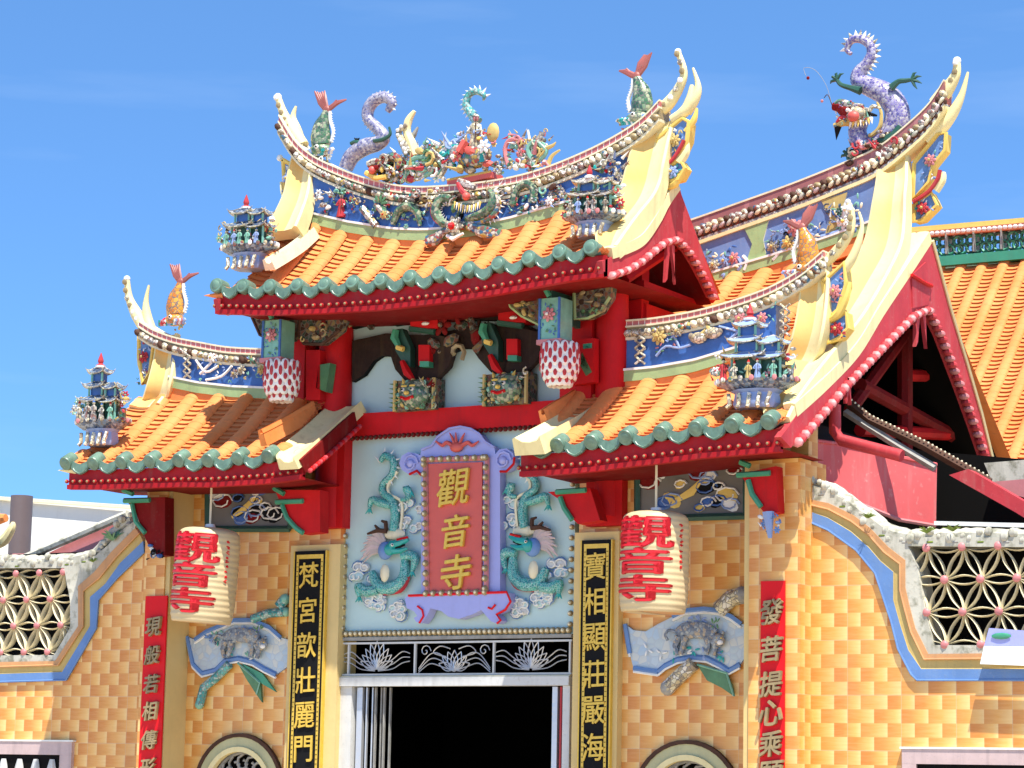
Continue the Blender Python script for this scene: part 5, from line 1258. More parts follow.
g = B(); f = lambda x, y, Y=RY-.15: at(310+x/3.938, 80+y/3.938, Y)
g.sph(f(245, 355, RY-.2), .045, 'plaque_red', 9, 7); pxtube(g, z5([(230, 335), (270, 320), (310, 345), (350, 370)]), RY-.14, [.045, .04, .035, .02], 'mos_multi', 4, 7); pxtube(g, z5([(270, 350), (320, 300), (350, 320), (340, 350)]), RY-.14, [.045, .05, .04, .03], 'mos_multi', 4, 8)
clutter(g, f(300, 335), .16, 14, ['red_faded', 'mos_cream', 'white', 'yellow', 'red_dark']); pxtube(g, z5([(220, 365), (260, 385), (300, 380)]), RY-.17, .03, 'yellow', 4, 6); g.build('head', r)
# yellow forked horn ornament
b = B(); pxtube(b, z5([(415, 300), (400, 250), (382, 205), (388, 160), (412, 122)]), RY, [.06, .055, .045, .045, .02], 'yellow_pale', 5, 9)
pxtube(b, z5([(395, 240), (410, 215), (425, 185)]), RY+.04, [.03, .03, .01], 'stone_grey', 4, 7); P = pxtube(b, z5([(385, 290), (360, 235), (350, 205), (380, 175)]), RY-.05, [.05, .04, .035, .02], 'mos_cream', 4, 7)
for q in resample(P, .06): b.sph(q+V((0, -.04, 0)), .022, 'white', 6, 4)
thing(b, 'ridge_ornament', 'pale yellow forked horn ornament rising beside the small purple dragon', 'ornament')
# flowering scroll bushes and the central deity group
def bush(L, label, pal, name='scroll_ornament', curls=(), seed=1):
    random.seed(seed); b = B()
    for x, y, r_, n in L: clutter(b, at(x, y, RY-.05), r_*1.12, int(n*1.7), pal, 1.35)
    for P, ra, m in curls: pxtube(b, P, RY-.08, ra, m, 4, 7)
    return thing(b, name, label, 'ornament')
bush([(420, 165, .14, 16), (430, 158, .12, 12), (413, 172, .12, 12), (436, 172, .12, 14), (428, 148, .08, 8)], 'green and cream scrollwork clump right of the yellow horn ornament', ['jade', 'mos_cream', 'mos_grey', 'red_faded', 'white', 'yellow_ochre', 'leaf'],
     curls=[([(405, 178), (412, 160), (428, 158), (432, 170), (424, 176)], .03, 'jade'), ([(440, 178), (446, 165), (436, 160)], .028, 'mos_cream'), ([(422, 172), (416, 176), (410, 170)], .025, 'white')], seed=31)
bush([(518, 150, .10, 12), (527, 160, .12, 14), (538, 148, .10, 12), (516, 140, .08, 8), (541, 160, .12, 12), (545, 136, .06, 5)], 'pink and green openwork floral scroll ornament right of the central group', ['jade', 'mos_cream', 'red_faded', 'white', 'yellow_ochre', 'pink', 'mos_multi'],
     curls=[([(508, 165), (505, 150), (510, 140), (522, 140)], .025, 'pink'), ([(535, 165), (528, 150), (535, 142), (546, 150), (540, 160)], .03, 'jade'), ([(542, 150), (552, 146), (556, 142)], [.03, .02, .005], 'yellow_ochre'), ([(530, 142), (528, 130)], [.02, .01], 'white'), ([(538, 145), (542, 132)], [.02, .03], 'mos_grey'), ([(548, 165), (552, 156), (560, 150)], [.03, .02, .01], 'yellow_ochre')], seed=12)
bush([(452, 150, .13, 18), (457, 142, .1, 12), (446, 158, .1, 10), (461, 158, .1, 10)], 'white and blue spray of ceramic flowers left of the seated rider figure', ['white', 'blue_pale', 'mos_cream', 'teal', 'mos_grey'], curls=[([(444, 168), (440, 155), (448, 145), (458, 145)], .022, 'white')], seed=14)
r = root('deity_statue', at(478, 172, RY), 'ceramic rider on a beast with curled teal tail, mid central ridge', 'statue')
b = B(); P = pxtube(b, z5([(660, 165), (635, 130), (615, 100), (625, 60), (655, 45), (685, 60), (682, 82)]), RY-.05, [.06, .05, .045, .04, .038, .03, .01], 'mos_teal', 5, 9); tl = b.build('tail', r)
g = B()
for i, q in enumerate(resample(P, .04)[3:-1]):
    c0 = at(480, 98, RY-.05); d = (q-c0); d.y = 0; d = d.normalized(); g.cone(q+d*.03, q+d*.085, .016, 'white', 5)
g.build('tail_spines', tl)
b = B(); c = at(474, 170, RY-.08); b.sph(c+V((0, 0, .14)), (.22, .12, .13), 'mos_multi', 10, 8); 
for s_ in (-1, 1): b.tube([c+V((s_*.14, 0, .12)), c+V((s_*.16, -.03, -.02))], [.05, .035], 'mos_cream', 7)
b.sph(c+V((-.20, -.03, .20)), (.09, .08, .09), 'mos_grey', 9, 7); b.build('beast', r)
b = B(); figurine(b, c+V((.02, -.02, .2)), .40, 'mos_cream', 'pink', 'mos_multi'); b.tube([c+V((-.05, -.1, .3)), c+V((-.12, -.12, .18))], .05, 'plaque_red', 6); b.build('rider', r)
b = B(); random.seed(8); clutter(b, c+V((.12, 0, .33)), .17, 20, ['white', 'blue_pale', 'pink', 'red_faded', 'yellow', 'mos_cream']); clutter(b, c+V((.0, -.05, .12)), .2, 18, ['white', 'plaque_red', 'mos_cream', 'teal', 'mos_multi', 'yellow_ochre']); b.sph(c+V((.24, -.02, .38)), (.08, .04, .11), 'yellow_ochre', 8, 6); b.build('flower_spray', r)
q = [at(447, 180, RY-.1), at(491, 171, RY-.1), at(491, 177, RY-.1), at(447, 187, RY-.1)]
b = B(); b.prism(q, (0, .25, 0), 'plaque_red'); b.tube([q[0], q[1]], .014, 'yellow_ochre', 5); thing(b, 'statue_base', 'orange-red box under the rider figure on the ridge centre', 'base')
bush([(395, 172, .13, 16), (386, 168, .10, 10), (400, 165, .09, 8), (378, 172, .08, 8)], 'red and cream shell clump at the head of the small purple dragon', ['red_dark', 'mos_cream', 'mos_multi', 'brown', 'yellow_ochre', 'mos_grey'], curls=[([(372, 176), (380, 168), (392, 170), (398, 178)], .028, 'yellow_ochre')], seed=51)
bush([(502, 160, .08, 10), (508, 166, .07, 8), (497, 168, .07, 8)], 'small clump of cream shells between the rider group and the floral scroll', ['mos_cream', 'mos_grey', 'jade', 'mos_multi'], seed=52)
# pagodas on the roof corners
def pagoda(cx, ybase, Y, Hpx, Wpx, label, seed, tilt=0, tiers=3, dark='mos_bluegrey'):
    random.seed(seed); c = at(cx, ybase, Y); s = 1/ppm(Y, cx); H = Hpx*s*1.16; W = Wpx*s; r = root('pagoda_ornament', c, label, 'pagoda ornament', 'ceramic pagodas on the roof corners')
    b = B(); b.lathe(c, [(W*.24, 0), (W*.27, H*.04), (W*.25, H*.13), (W*.30, H*.16)], 'blue_pale', 8, pi/8, 1, .8)
    for k in range(5): b.tube([c+V((-W*.25+k*W*.125, -W*.20, H*.12)), c+V((-W*.22+k*W*.11, -W*.23, H*.02)), c+V((-W*.25+k*W*.125, -W*.25, -.01))], .022, 'mos_cream', 5)
    b.build('console', r)
    b = B(); b.lathe(c+V((0, 0, H*.16)), [(W*.34, 0), (W*.46, H*.05), (W*.48, H*.085), (W*.45, H*.085)], 'mos_bluegrey', 8, pi/8, 1, .6)
    for k in range(22): a = 2*pi*k/22; b.sph(c+V((cos(a)*W*.47, sin(a)*W*.29, H*.245)), (.028, .02, .03), random.choice(['white', 'mos_cream', 'mos_grey', 'pink', 'mos_multi']), 6, 4)
    b.build('balcony', r)
    z = c.z+H*.245
    towers = [(-.08, 1.0, tiers), (.22, .62, 2)] 
    for ti, (ox, k_, nt_) in enumerate(towers):
        zz = z; hw = W*.19*(1 if ti == 0 else .75); b = B(); yy = -W*.02 if ti == 0 else -W*.06
        for t in range(nt_):
            hh = H*(.20 if t == 0 else .085)*(1 if ti == 0 else .9); cc = V((c.x+ox*W, c.y+yy, zz))
            b.box(cc.x-hw*.8, cc.x+hw*.8, cc.y-hw*.4, cc.y+hw*.5, zz, zz+hh, 'green_dark' if t == 0 else 'blue')
            for sx in (-1, 1):
                b.tube([V((cc.x+sx*hw*.85, cc.y-hw*.6, zz)), V((cc.x+sx*hw*.85, cc.y-hw*.6, zz+hh))], .014, 'jade', 6)
            eave_roof(b, V((cc.x, cc.y, zz+hh)), hw*1.4, hw*1.1, H*.065, dark, 'mos_cream', .5); zz += hh+H*.06; hw *= .78
        if ti == 0:
            b.lathe((c.x+ox*W, c.y+yy, zz-.01), [(W*.06, 0), (W*.075, H*.03), (W*.03, H*.05), (W*.045, H*.07), (.03, H*.09), (.004, H*.16)], 'red_faded', 8); b.sph((c.x+ox*W, c.y+yy, zz+.01), (W*.08, W*.08, .03), 'white', 8, 5)
        b.build('tower', r)
    for k in range(5):
        b = B(); figurine(b, c+V((-W*.30+k*W*.14+random.uniform(-.02, .02), -W*.22+abs(k-2)*W*.02, H*.245)), H*random.uniform(.15, .20), random.choice(['mos_cream', 'mos_grey', 'jade', 'blue_pale', 'red_faded', 'yellow_ochre']), 'cream', random.choice(['black', 'red', 'blue'])); b.build('figurine', r)
    b = B()
    for ox, oz in ((-.38, .32), (-.33, .42), (.40, .36), (.36, .46)): clutter(b, c+V((ox*W, -W*.08, oz*H)), .11, 10, ['jade', 'mos_cream', 'yellow_ochre', 'white', 'mos_grey', 'red_faded'])
    for k in range(5): leafs(b, c+V((random.uniform(-.4, .4)*W, -W*.15, H*random.uniform(.26, .32))), .06, random.choice(['jade', 'white', 'pink']), 4)
    b.box(c.x+W*.26, c.x+W*.44, c.y-.05, c.y, z, z+H*.12, 'mos_multi'); b.build('trees', r)
pagoda(102, 446, -.85, 86, 66, 'ceramic pagoda with red spire and figurines at the outer corner of the left wing roof', 41)
pagoda(249, 270, -.75, 84, 68, 'ceramic pagoda with figurines at the left corner of the central roof', 42, tiers=2)
pagoda(594, 238, -.6, 82, 70, 'ceramic pagoda with green-robed figurine at the right corner of the central roof', 43, tiers=2, dark='mos_grey')
pagoda(757, 409, -.85, 98, 92, 'ceramic pagoda with blue roofs at the right corner of the right wing roof', 44, dark='blue_pale')

# ================================================================== SIDE WALLS
def side_wall(side):
    Y = -.10; R = side > 0
    if R:
        O = [(803, 519), (828, 530), (856, 550), (875, 573), (884, 600), (891, 621), (898, 649), (911, 674), (917, 680), (1024, 680), (1150, 681)]
        L1 = [(803, 509), (828, 518), (851, 532), (868, 547), (880, 561), (893, 572), (893, 600), (900, 625), (908, 650), (921, 669), (1024, 669), (1150, 670)]
        L2 = [(803, 503), (828, 509), (851, 521), (868, 534), (884, 552), (900, 564), (900, 590), (905, 610), (911, 632), (924, 659), (1024, 658), (1150, 659)]
        L3 = [(803, 498), (828, 503), (853, 515), (870, 528), (888, 547), (905, 560), (905, 587), (909, 605), (915, 628), (928, 654), (1024, 653), (1150, 653)]
        OP = [(908, 546), (1150, 548), (1150, 646), (933, 645), (924, 605), (918, 570)]
        CO = [(805, 483), (828, 490), (850, 503), (870, 518), (888, 531), (905, 537), (940, 537), (1024, 537), (1150, 538)]
        lab = 'right side wall of amber woven tiles with blue curved moulding, lattice opening and mossy coping'
    else:
        O = [(144, 552), (117, 578), (98, 600), (96, 628), (66, 680), (0, 682), (-110, 684)]
        L1 = [(143, 541), (120, 563), (105, 584), (90, 597), (90, 626), (62, 672), (0, 674), (-110, 676)]
        L2 = [(139, 533), (116, 557), (99, 578), (83, 591), (83, 626), (58, 665), (0, 667), (-110, 669)]
        L3 = [(135, 528), (111, 552), (94, 572), (78, 586), (78, 626), (55, 661), (0, 662), (-110, 664)]
        OP = [(70, 600), (70, 628), (54, 655), (-110, 656), (-110, 568), (64, 568)]
        CO = [(136, 520), (122, 530), (108, 545), (95, 556), (80, 560), (40, 562), (0, 562), (-110, 562)]
        lab = 'left side wall of amber woven tiles with blue curved moulding, lattice opening and weedy coping'
    A = lambda L, y=Y: [at(a, c, y) for a, c in L]
    o_ = A(O); r = root('side_wall', V((o_[-1].x*.5+o_[0].x*.5, Y, 0)), lab, 'wall')
    b = B(); b.prism(o_+[V((o_[-1].x, Y, 0)), V((o_[0].x-side*.3, Y, 0)), V((o_[0].x-side*.3, Y, o_[0].z))], (0, .3, 0), 'bamboo_tile'); b.build('tiled_wall', r)
    for (U, Lo, y, m, nm) in ((L1, O, Y-.025, 'blue_mid', 'blue_moulding'), (L2, L1, Y-.012, 'yellow_ochre', 'ochre_moulding'), (L3, L2, Y-.03, 'clay', 'orange_moulding')):
        b = B(); b.prism(A(U, y)+A(Lo, y)[::-1], (0, .32+(y-Y)*-1, 0), m)
        b.tube(A(Lo, y), .012, m, 5); b.build(nm, r)
    b = B(); co_ = A(CO, Y-.02); mid = A(OP, Y-.02)
    # infill between coping, mouldings and opening
    ring = A(L3, Y-.02)+[p for p in A(CO, Y-.02)[::-1]]
    b.prism(ring, (0, .30, 0), 'moss_white', holes=[A(OP[:1]+[(a if abs(a) < 1140 and a > -100 else (1140 if R else -100), c) for a, c in OP[1:]], Y-.02)]); b.build('opening_surround', r)
    b = B(); random.seed(4); P = resample(cr(A(CO, Y+.12), 4), .05)
    b.tube(P, [.080+random.uniform(-.012, .012) for _ in P], 'moss_white', 10, flat=1.6)
    for p in P[::2]: b.sph(p+V((random.uniform(-.03, .03), -.12, random.uniform(-.05, .05))), random.uniform(.03, .055), 'moss_white', 6, 5)
    for p in P[::5]: b.sph(p+V((0, -.11, -.06)), (.06, .04, .03), 'stone_grey' if random.random() < .6 else 'moss', 6, 4)
    b.build('coping', r)
    # lattice
    if R: n0 = at(963, 547, Y+.02); 
    else: n0 = at(41, 573, Y+.02)
    cw, rh = .354, .303; opx = [(p.x, p.z) for p in A(OP, Y)]
    def inside(x, z):
        c = False; n = len(opx)
        for i in range(n):
            (x1, z1), (x2, z2) = opx[i], opx[(i+1) % n]
            if (z1 > z) != (z2 > z) and x < (x2-x1)*(z-z1)/(z2-z1)+x1: c = not c
        return c
    ccx = sum(p[0] for p in opx)/len(opx)
    nodes = {}
    for j in range(-1, 5):
        for i in range(-16, 17):
            x = n0.x+(i+.5*(j % 2))*cw; z = n0.z-j*rh
            if inside(x+side*.26, min(max(z, min(q[1] for q in opx)+.12), max(q[1] for q in opx)-.25)) and j in (0, 1, 2, 3) and abs(x) < 7.6: nodes[(j, i)] = V((x, Y+.02, z))
    lt = B(); st = B()
    def lens(a, c_):
        d = c_-a; L = d.length; t = d.normalized(); n = V((-t.z, 0, t.x))
        for s_ in (-1, 1):
            lt.tube([a+d*(k/8)+n*s_*.042*sin(pi*k/8)+V((0, .04, 0)) for k in range(9)], .0105, 'cream', 4, flat=4.5, cap=False)
    for (j, i), p in nodes.items():
        for q in ((j, i+1), (j+1, i if j % 2 == 0 else i+1), (j+1, i-1 if j % 2 == 0 else i)):
            if q in nodes: lens(p, nodes[q])
            elif q[0] == j+1 and j == 3: pass
    for (j, i), p in nodes.items():
        if inside(p.x+side*.03, min(max(p.z, min(q[1] for q in opx)+.12), max(q[1] for q in opx)-.25)): st.sph(p+V((0, -.03, 0)), (.042, .03, .042), 'pink', 8, 6)
    lo = lt.build('lattice', r); st.build('rosette_studs', lo)
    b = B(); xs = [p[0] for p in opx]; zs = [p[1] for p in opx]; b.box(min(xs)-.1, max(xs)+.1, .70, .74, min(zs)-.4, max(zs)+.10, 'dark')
    b.box(min(xs)-.1, max(xs)+.1, .201, .69, max(zs)+.10, max(zs)+.14, 'dark'); b.build('lattice_shade', r)  # added near-black sheets imitate the shade behind the lattice
    # lower window with balusters
    if R: q = [(904, 749), (1150, 752)]; inn = [(918, 764), (1150, 766)]
    else: q = [(74, 742), (-110, 744)]; inn = [(62, 755), (-110, 757)]
    z1 = at(q[0][0], q[0][1], Y).z; xA = at(q[0][0], 760, Y).x; xB = at(q[1][0], 760, Y).x; zi = at(inn[0][0], inn[0][1], Y).z; xi = at(inn[0][0], 766, Y).x
    s_ = side; b = B()
    b.box(*sorted((xA, xB)), Y-.05, Y+.0, zi, z1, 'granite_pink'); b.box(*sorted((xA, xi)), Y-.05, Y+.0, .9, zi-.001, 'granite_pink'); b.box(*sorted((xi, xB)), Y-.02, Y-.004, .9, zi, 'dark')
    b.box(*sorted((xA-s_*.02, xB)), Y-.06, Y, z1+.001, z1+.02, 'white'); wn = b.build('lower_window', r)
    for k in range(9):
        b = B(); x = xi+s_*(.12+k*.24)
        if abs(x) > abs(xB): break
        b.lathe((x, Y-.03, .95), [(.06, 0), (.03, .1), (.075, .4), (.03, .7), (.055, .85), (.03, zi-1.0)], 'white_grey', 8); b.build('baluster', wn)
    return r
side_wall(1); side_wall(-1)
def weed(p, s, label, seed, m='moss'):
    random.seed(seed); b = B()
    for k in range(22):
        a = random.uniform(0, 2*pi); l = s*.75*random.uniform(.4, 1.1); d = V((cos(a)*.7, sin(a)*.4, random.uniform(.3, 1))).normalized()
        b.tube([p, p+d*l*.6, p+d*l+V((cos(a)*l*.25, 0, -l*.1))], [s*.05, s*.07, .002], m, 4, flat=.3)
    thing(b, 'weed', label, 'weed')
weed(at(113, 540, -.15), .20, 'small green weed growing on the left wall coping', 1, 'leaf')
weed(at(93, 562, -.2), .09, 'tiny weed at the foot of the left coping slope', 2)
weed(at(927, 533, -.2), .11, 'low moss tuft on the right wall coping near the lattice corner', 3); weed(at(953, 531, -.2), .12, 'yellow-green weed on the right wall coping above the lattice', 4); weed(at(868, 518, -.2), .09, 'moss tuft on the slope of the right wall coping', 5)
# plastic banner on the right lattice sill
b = B(); q = [(989, 628), (1060, 634), (1060, 668), (980, 664)]; Y = -.24
b.prism([at(989, 628, Y), at(1060, 633, Y), at(1060, 647, Y), at(984, 646, Y)], (0, .012, 0), 'violet'); b.prism([at(984, 646, Y-.02), at(1060, 647, Y-.02), at(1060, 667, Y-.05), at(980, 664, Y-.05)], (0, .012, 0), 'wall_white')
b.sph(at(1001, 636, Y-.01), (.10, .008, .03), 'green', 9, 5); thing(b, 'banner', 'blue and white plastic banner with a green leaf mark on the right lattice sill', 'banner')
# ================================================================== MAIN HALL (right)
hall = root('main_hall', V((2.8, 3.0, 0)), 'main temple hall with tall upswept ridge, cream verge and red gable at right', 'temple hall')
MX = wx1+.02
A0 = atX(925, 240, MX)
profm = yz([(925, 241), (895, 292), (856, 354), (815, 397), (780, 437)], MX)
fr0 = 1.0
TRm, rl, ptm, nrm_, Tm = tile_slope(.9, MX-.5, lambda x: 0, lambda x: interp([(.9, -.1), (3, -.05), (MX, .0)], x), [(2.46, A0.z-.05), (1.4, lerp(A0.z, 5.0, .33)-.03), (.12, 5.85)], first=1.0, pitch=.353)
mr = TRm.build('roof', hall, label='upper slope of orange tiles behind the right wing ridge')
b = B(); b.grid(lambda u, v: V((lerp(.9, MX, u), lerp(2.47, 6.2, v), lerp(A0.z-.03, 4.6, v**.9))), 6, 6, 'roof_orange'); b.build('rear_slope', mr)

saddle([at(893, 150, MY), at(894, 175, MY-.10), at(893, 200, MY-.28)]+[atX(*q, MX-.25) for q in ((887, 250), (868, 290), (842, 334), (806, 380))]+[atX(786, 415, MX-.17), atX(781, 431, MX-.10)], [.36, .36, .38, .46, .52, .54, .54, .38, .24], [0, .06, .10, .13, .15, .17, .19, .18, .14]).build('verge_band', mr)
outer = yz([(990, 462), (978, 413), (963.5, 363), (947, 308), (929, 241), (906, 276), (880, 315), (856, 354), (825, 387), (794, 415), (778, 437)], MX)
inner = yz([(982, 460), (970, 425), (958, 392), (947, 363), (937, 337), (924, 310), (909, 317), (892, 334), (863, 364), (840, 388), (820, 412), (800, 435), (788, 448)], MX)
barge(outer, inner, MX+.03, .07, mr, 'red_faded', ('red_faded', 'pink'), .06)
slab(outer[4:-1], MX+.02, .50, .12, mr)
b = B(); b.tube([V((MX+.04, y, z)) for y, z in outer[:5]], .022, 'yellow_pale', 5); b.build('verge_line', mr)
b = B()
for dz in (-.04, .05):
    q = atX(921+dz*60, 310, MX+.05); b.prism([q+V((0, -.05, 0)), q+V((0, .05, 0)), q+V((0, .02+dz, -.34)), q+V((0, dz*1.8, -.40))], (-.04, 0, 0), 'red_faded')
q = atX(849, 378, MX+.05)
for dz in (-.03, .04): b.prism([q+V((0, -.04, 0)), q+V((0, .04, 0)), q+V((0, dz*1.5, -.26))], (-.04, 0, 0), 'red_faded')
q1 = [atX(a, c, MX+.045) for a, c in ((912, 275), (926, 262), (934, 280), (928, 305), (913, 308))]; b.prism(q1, (-.03, 0, 0), 'red_faded'); b.tube([atX(912, 275, MX+.06), atX(925, 283, MX+.06), atX(932, 286, MX+.06)], .02, 'red', 5); b.build('gable_pendant', mr)
b = B(); xx = MX-.55
for L, m_, rr_ in (([(905, 375), (950, 376)], 'red', .07), ([(860, 385), (960, 440)], 'red_dark', .08), ([(905, 330), (905, 455)], 'red_dark', .09), ([(860, 430), (985, 436)], 'red', .07), ([(915, 320), (850, 410)], 'red_dark', .07), ([(925, 320), (965, 430)], 'red', .06)):
    b.tube([atX(a, c, xx) for a, c in L], rr_, m_, 8)
b.build('gable_frame', hall)
b = B(); b.prism([V((1.2, y, z-.15)) for y, z in [(.6, 5.9), (2.46, A0.z), (6.1, 4.7), (6.1, 0), (.6, 0)]], (.05, 0, 0), 'dark'); b.box(1.25, MX-.6, 5.6, 5.7, 0, 4.7, 'dark'); b.box(1.3, MX-.1, .65, 5.6, 4.25, 4.3, 'dark'); b.prism([V((MX-1.4, y, z)) for y, z in [(.3, 5.5), (2.4, A0.z-.25), (5.8, 4.5), (5.8, 4.2), (.5, 4.2)]], (.05, 0, 0), 'dark'); b.build('hall_walls', hall)  # includes an added near-black cross sheet painting the gable's inner shade
b = B(); b.grid(lambda u, v: V((lerp(1.3, MX-.1, u), lerp(2.47, 6.1, v), lerp(A0.z-.13, 4.5, v**.9))), 6, 6, 'dark'); b.build('rear_soffit', hall)  # soffit coloured near-black to paint in the shade inside the gable
# ridge of the main hall
RYs = RY; RY = MY
top_m = [(650, 234), (690, 223), (747, 203), (798, 184.6), (848, 164.5), (882, 149), (915, 123), (935, 103), (948, 82)]
bot_m = [(at(a, c, MY).x, at(a, c, MY).z) for a, c in ((650, 290), (713, 276), (781, 256), (830, 240), (880, 222))]
LM = [(.02, .13, 'cream'), (.10, .12, 'maroon_tiles'), (.02, .13, 'cream'), (.11, .10, 'grout_red'), (.03, .13, 'mos_grey'), (.04, .13, 'yellow_pale')]
_, tzm, bzm, rmm, frm = ridge(top_m, bot_m, MY, mr, layers=LM, frieze='blue_main', band_m='green_light', bh=.10)
b = B(); P = resample([V((x, MY-.14, z-.19)) for x, z in [(p.x, p.z) for p in cr([at(a, c, MY) for a, c in top_m], 6)]], .09)
for i, p in enumerate(P): b.sph(p+V((0, .01, 0)), (.024, .028, .052), ['mos_cream', 'cream', 'granite_pink', 'moss_white', 'cream'][random.randrange(5)], 7, 5, Matrix.Rotation(random.uniform(.5, .9), 3, 'Y')); b.sph(p+V((.045, .015, -.02)), (.022, .02, .03), 'brown', 6, 4)
b.build('scallop_row', rmm)
fro = frm; random.seed(17)
def mf(b):
    for px_, w_ in ((757, 1), (835, 1)):
        y0 = 228-(px_-757)*.33; pts = [at(a, c, MY-.12) for a, c in ((px_-14, y0-2), (px_+12, y0-10), (px_+6, y0+12), (px_+10, y0+32), (px_-12, y0+38), (px_-5, y0+16))]; b.prism(pts, (0, .03, 0), 'yellow_ochre' if px_ > 800 else 'green_light', 'cream')
    f = lambda x, y, dy=-.13: F(730+x/7.68, 200+y/7.68, dy)
    rosette(b, f(505, 215), .10, 'pink', 'white'); rosette(b, f(450, 335), .09, 'yellow_ochre', 'yellow'); clutter(b, f(360, 290), .10, 12, ['black', 'mos_bluegrey', 'jade', 'blue_pale'])
    clutter(b, f(830, 130), .14, 14, ['white', 'mos_bluegrey', 'blue_pale', 'green_dark']); rosette(b, f(900, 80), .09, 'white', 'cream'); rosette(b, f(880, 170), .09, 'white', 'yellow')
    random.seed(77)
    for k in range(60):
        x = random.uniform(-200, 1050); y = 470-(x*.36)+random.uniform(-120, 90)
        if 100 < x < 260 or 690 < x < 790: continue
        leafs(b, f(x, y), .07, random.choice(['blue_mid', 'blue', 'mos_bluegrey', 'jade', 'cream', 'blue_pale']), 3)
    for x, y, m_ in ((-120, 500, 'mos_cream'), (-40, 470, 'blue_pale'), (30, 450, 'pink'), (330, 360, 'mos_cream'), (600, 270, 'blue_pale')): rosette(b, f(x, y), .075, m_)
    for L in ([(700, 280), (780, 260), (840, 235)], [(600, 180), (560, 200), (520, 260)], [(60, 440), (90, 500), (60, 540)], [(100, 430), (130, 470), (110, 540)], [(380, 400), (350, 440), (330, 460)], [(20, 500), (50, 470)]): b.tube(cr([f(*q) for q in L], 3), .022, random.choice(['blue_pale', 'white', 'blue_pale']), 5)
relief('flower_relief', mf)
hornset([(935, 104), (948, 88), (956, 74), (957, 61)], [(928, 142), (948, 120), (961, 97), (968, 72)], MY, mr, 1.05)
b = B(); b.tube(cr([at(905, 150, MY+.05), at(930, 128, MY+.05), at(950, 108, MY+.05)], 5), [.10, .12, .07], 'yellow_pale', 10); b.build('ridge_horn', mr)
end_panel([(914, 163), (938, 134), (946, 133), (945, 150), (933, 165), (929, 182), (913, 199)], MY-.02, mr, ['pink', 'blue_pale', 'jade', 'white', 'teal'], seed=13)
end_panel([(914, 204), (931, 192), (937, 205), (922, 220), (914, 222)], MY-.02, mr, ['red_faded', 'teal', 'white', 'blue_pale'], seed=14)
b = B(); b.tube(cr([at(913, 202, MY-.06), at(928, 192, MY-.06), at(937, 180, MY-.06), at(940, 170, MY-.06)], 5), .024, 'red_faded', 6); b.tube(cr([at(935, 190, MY), at(942, 180, MY), at(944, 172, MY)], 4), [.06, .05, .02], 'yellow_pale', 8); b.build('scroll_trim', mr)
RY = RYs
# red tin lean-to pieces between wall and hall
def pan(L, Y, th, m, name, par, extra=None, label=None):
    b = B(); b.prism([at(a, c, Y) for a, c in L], (0, th, 0), m)
    if extra: extra(b)
    return b.build(name, par, label=label)
lean = root('lean_to', V((5.2, .9, 3.5)), 'faded red sheet-metal lean-to and gutter under the right gable, above the mossy coping', 'lean-to roof')
b = B(); tp_ = [(816, 441, .3), (838, 444, .55), (880, 453, 1.0), (937, 465, 1.6)]; bt_ = [(816, 481, .3), (860, 504, .75), (900, 520, 1.2), (936, 526, 1.6)]
T3 = [at(*q) for q in tp_]; B3 = [at(*q) for q in bt_]; b.prism(T3+B3[::-1], (-.03, .04, 0), 'sheet_red'); b.tube([T3[0], B3[0]], .03, 'sheet_red', 6); b.tube([p+V((0, -.02, 0)) for p in B3], .022, 'pink', 6); b.tube([p+V((0, -.02, 0)) for p in T3], .022, 'sheet_red', 6); b.build('metal_sheet', lean)
b = B(); b.tube([at(835, 405, .2), at(835, 432, .2), at(841, 440, .2), at(902, 456, .2)], .06, 'red_faded', 10); b.build('downpipe', lean)
pan([(949, 475), (968, 469), (1060, 522), (1060, 540), (1015, 512)], .6, .2, 'red_faded', 'valley_gutter', lean)
pan([(990, 482), (1060, 476), (1060, 508), (1012, 494)], 1.2, .1, 'pink', 'metal_sheet', lean)
pan([(984, 463), (1060, 457), (1060, 478), (992, 482)], 1.6, .3, 'moss_white', 'concrete_ledge', lean)
b = B(); b.tube([at(848, 402, .9), at(870, 420, .9), at(925, 446, .9), at(990, 483, .9)], .05, 'brown', 4); P = resample([at(848, 400, .86), at(870, 418, .86), at(925, 444, .86), at(990, 480, .86)], .05)
for p in P: b.sph(p+V((0, 0, .03)), (.012, .012, .012), 'cream', 5, 4)
b.tube([at(845, 412, .9), at(900, 447, .9), at(935, 468, .9)], .04, 'stone_grey', 4); b.build('tiled_edge', lean)
pan([(934, 521), (1150, 526), (1150, 531), (934, 525)], .2, .05, 'wall_white', 'ledge', lean)
pan([(800, 440), (1150, 470), (1150, 620), (800, 560)], 2.0, .1, 'dark', 'interior_shade', lean)  # added near-black sheet stands in for the deep shade under the gable
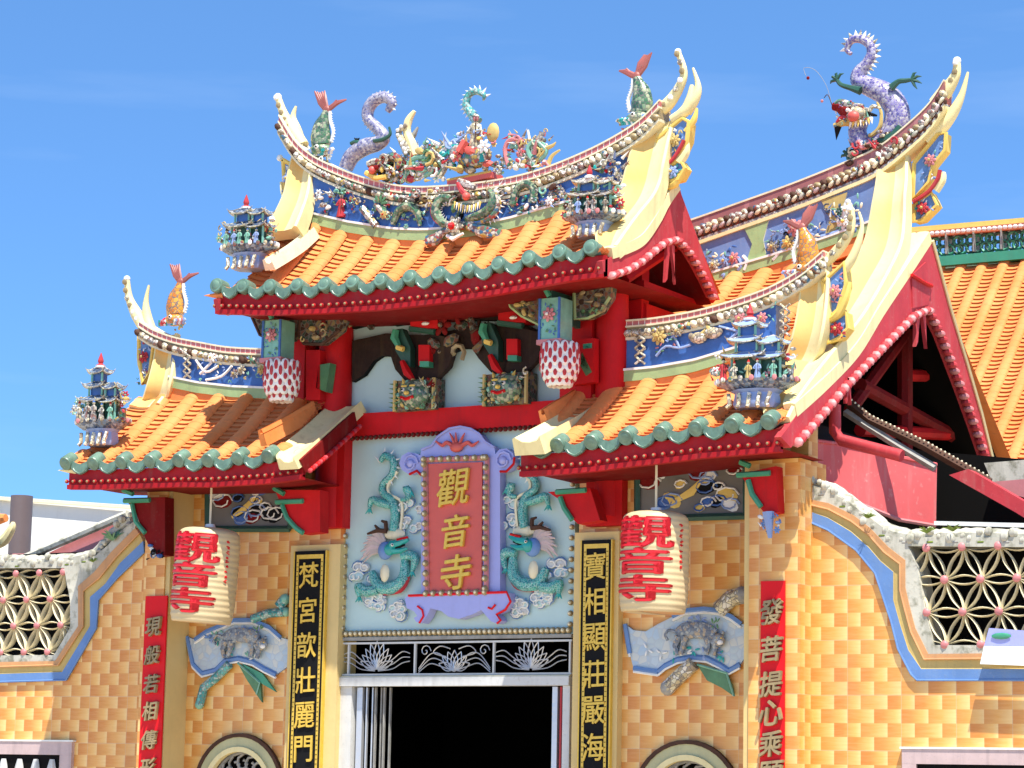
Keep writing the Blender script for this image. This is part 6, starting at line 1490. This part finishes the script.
# ================================================================== REAR HALL at far right
QY = 9.0
rh_ = root('rear_hall', at(1010, 460, QY-2), 'rear hall roof of orange tiles with green lattice ridge at far right', 'temple hall')
rt = at(930, 262, QY); zr0 = at(925, 266, QY).z; zr1 = at(1024, 256, QY).z
xe0 = rt.x-3.2; xe1 = at(1024, 260, QY).x+3
ze = at(1000, 462, QY-3.2).z
TRq, *_ = tile_slope(xe0, xe1, lambda x: 0, lambda x: (x-rt.x)*(zr1-zr0)/(at(1024, 256, QY).x-rt.x)*.6, [(QY, zr0), (QY-1.6, lerp(zr0, ze, .52)), (QY-3.2, ze)], pitch=.30, rr=.075)
qr = TRq.build('roof', rh_)
ln = lambda a0, c0, a1, c1: [at(a0, c0, QY), at(a1, c1, QY)]
def rband(y0, y1, h0, h1, th, m, b):
    p = at(800, y0+(925-800)*.075, QY); q = at(1250, y0-(1250-925)*.075, QY); s_ = at(800, y1+(125)*.075, QY); t_ = at(1250, y1-325*.075, QY); b.prism([p, q, t_, s_], (0, th, 0), m); 
b = B()
for y0, y1, th, m, yy in ((226, 231, .3, 'yellow', 0), (231, 237, .3, 'grout_red', 0), (257.5, 267, .3, 'green', 0)):
    p = [at(a, c-(a-925)*.085, QY-.15) for a, c in ((800, y0), (1250, y0), (1250, y1), (800, y1))]; b.prism(p, (0, th, 0), m)
b.build('ridge_moulding', qr)
b = B()
for k in range(46):
    a = 880+k*5.2; b.sph(at(a, 234-(a-925)*.085, QY-.2), (.035, .03, .03), 'white', 6, 4)
b.build('knob_row', qr)
for k in range(-2, 12):
    b = B(); a = 947+k*27.5; y = 238-(a-925)*.085; b.box(at(a-.4, y, QY-.1).x, at(a+1.1, y, QY-.1).x, QY-.16, QY+.1, at(a, y+20, QY).z, at(a, y-1, QY).z, 'stone_grey'); b.build('ridge_post', qr)
b = B()
for k in range(-3, 12):
    for j in (0, 1):
        a = 954+k*27.5+j*13; y = 248-(a-925)*.085; c = at(a, y, QY-.08)
        for t in range(4):
            an = pi/4+t*pi/2; d = V((cos(an), 0, sin(an)))*.08; b.tube([c+d+V((cos(q*pi/5), 0, sin(q*pi/5)))*.062 for q in range(11)], .024, 'green_dark' if (k+t) % 2 else 'green', 4)
b.build('green_lattice', qr)
# ================================================================== LEFT BACKGROUND
b = B(); P = [at(-140, 488, 4.7), at(220, 512, 9.5)]; b.prism([P[0], P[1], V((P[1].x, P[1].y, 0)), V((P[0].x, P[0].y, 0))], (-3, 4, 0), 'wall_white')
b.prism([at(-140, 487, 4.65), at(220, 511, 9.4), at(220, 514, 9.4), at(-140, 491, 4.65)], (0, .12, 0), 'cream'); whb = root('white_building', V((-8, 7, 0)), 'plain white building behind the left side wall', 'building'); b.build('wall', whb)
b = B(); a, c = at(22, 496, 4.6), at(22, 600, 4.6); b.tube([V((a.x, 4.6, 0)), V((a.x, 4.6, a.z))], .155, 'pipe_brown', 18); thing(b, 'vent_pipe', 'thick brown round pipe before the white building at left', 'pipe')
b = B(); b.prism([at(40, 557, 1.2), at(128, 515, 1.2), at(133, 520, 1.2), at(133, 560, 1.2)], (0, .15, 0), 'pink'); b.tube([at(20, 560, 1.1), at(128, 514, 1.1)], .05, 'moss_white', 7); b.tube([at(88, 556, 1.15), at(112, 538, 1.15), at(132, 530, 1.15)], .012, 'red_dark', 4); b.tube([at(10, 555, 1.1), at(66, 555, 1.1)], .02, 'pink', 5)
thing(b, 'roof_flashing', 'pink sheet roof slope behind the left wall coping', 'roof')
b = B(); pxL = [(-6, 545), (4, 540), (12, 528), (13, 522)]; b.tube(cr([at(a, c, 1.0) for a, c in pxL], 4), [.07, .07, .05, .02], 'yellow_pale', 8); b.tube([at(-5, 520, 1.0), at(6, 518, 1.0)], [.08, .05], 'roof_orange', 8); thing(b, 'curled_finial', 'cream and orange curled finial at the left edge behind the lattice wall', 'ornament')
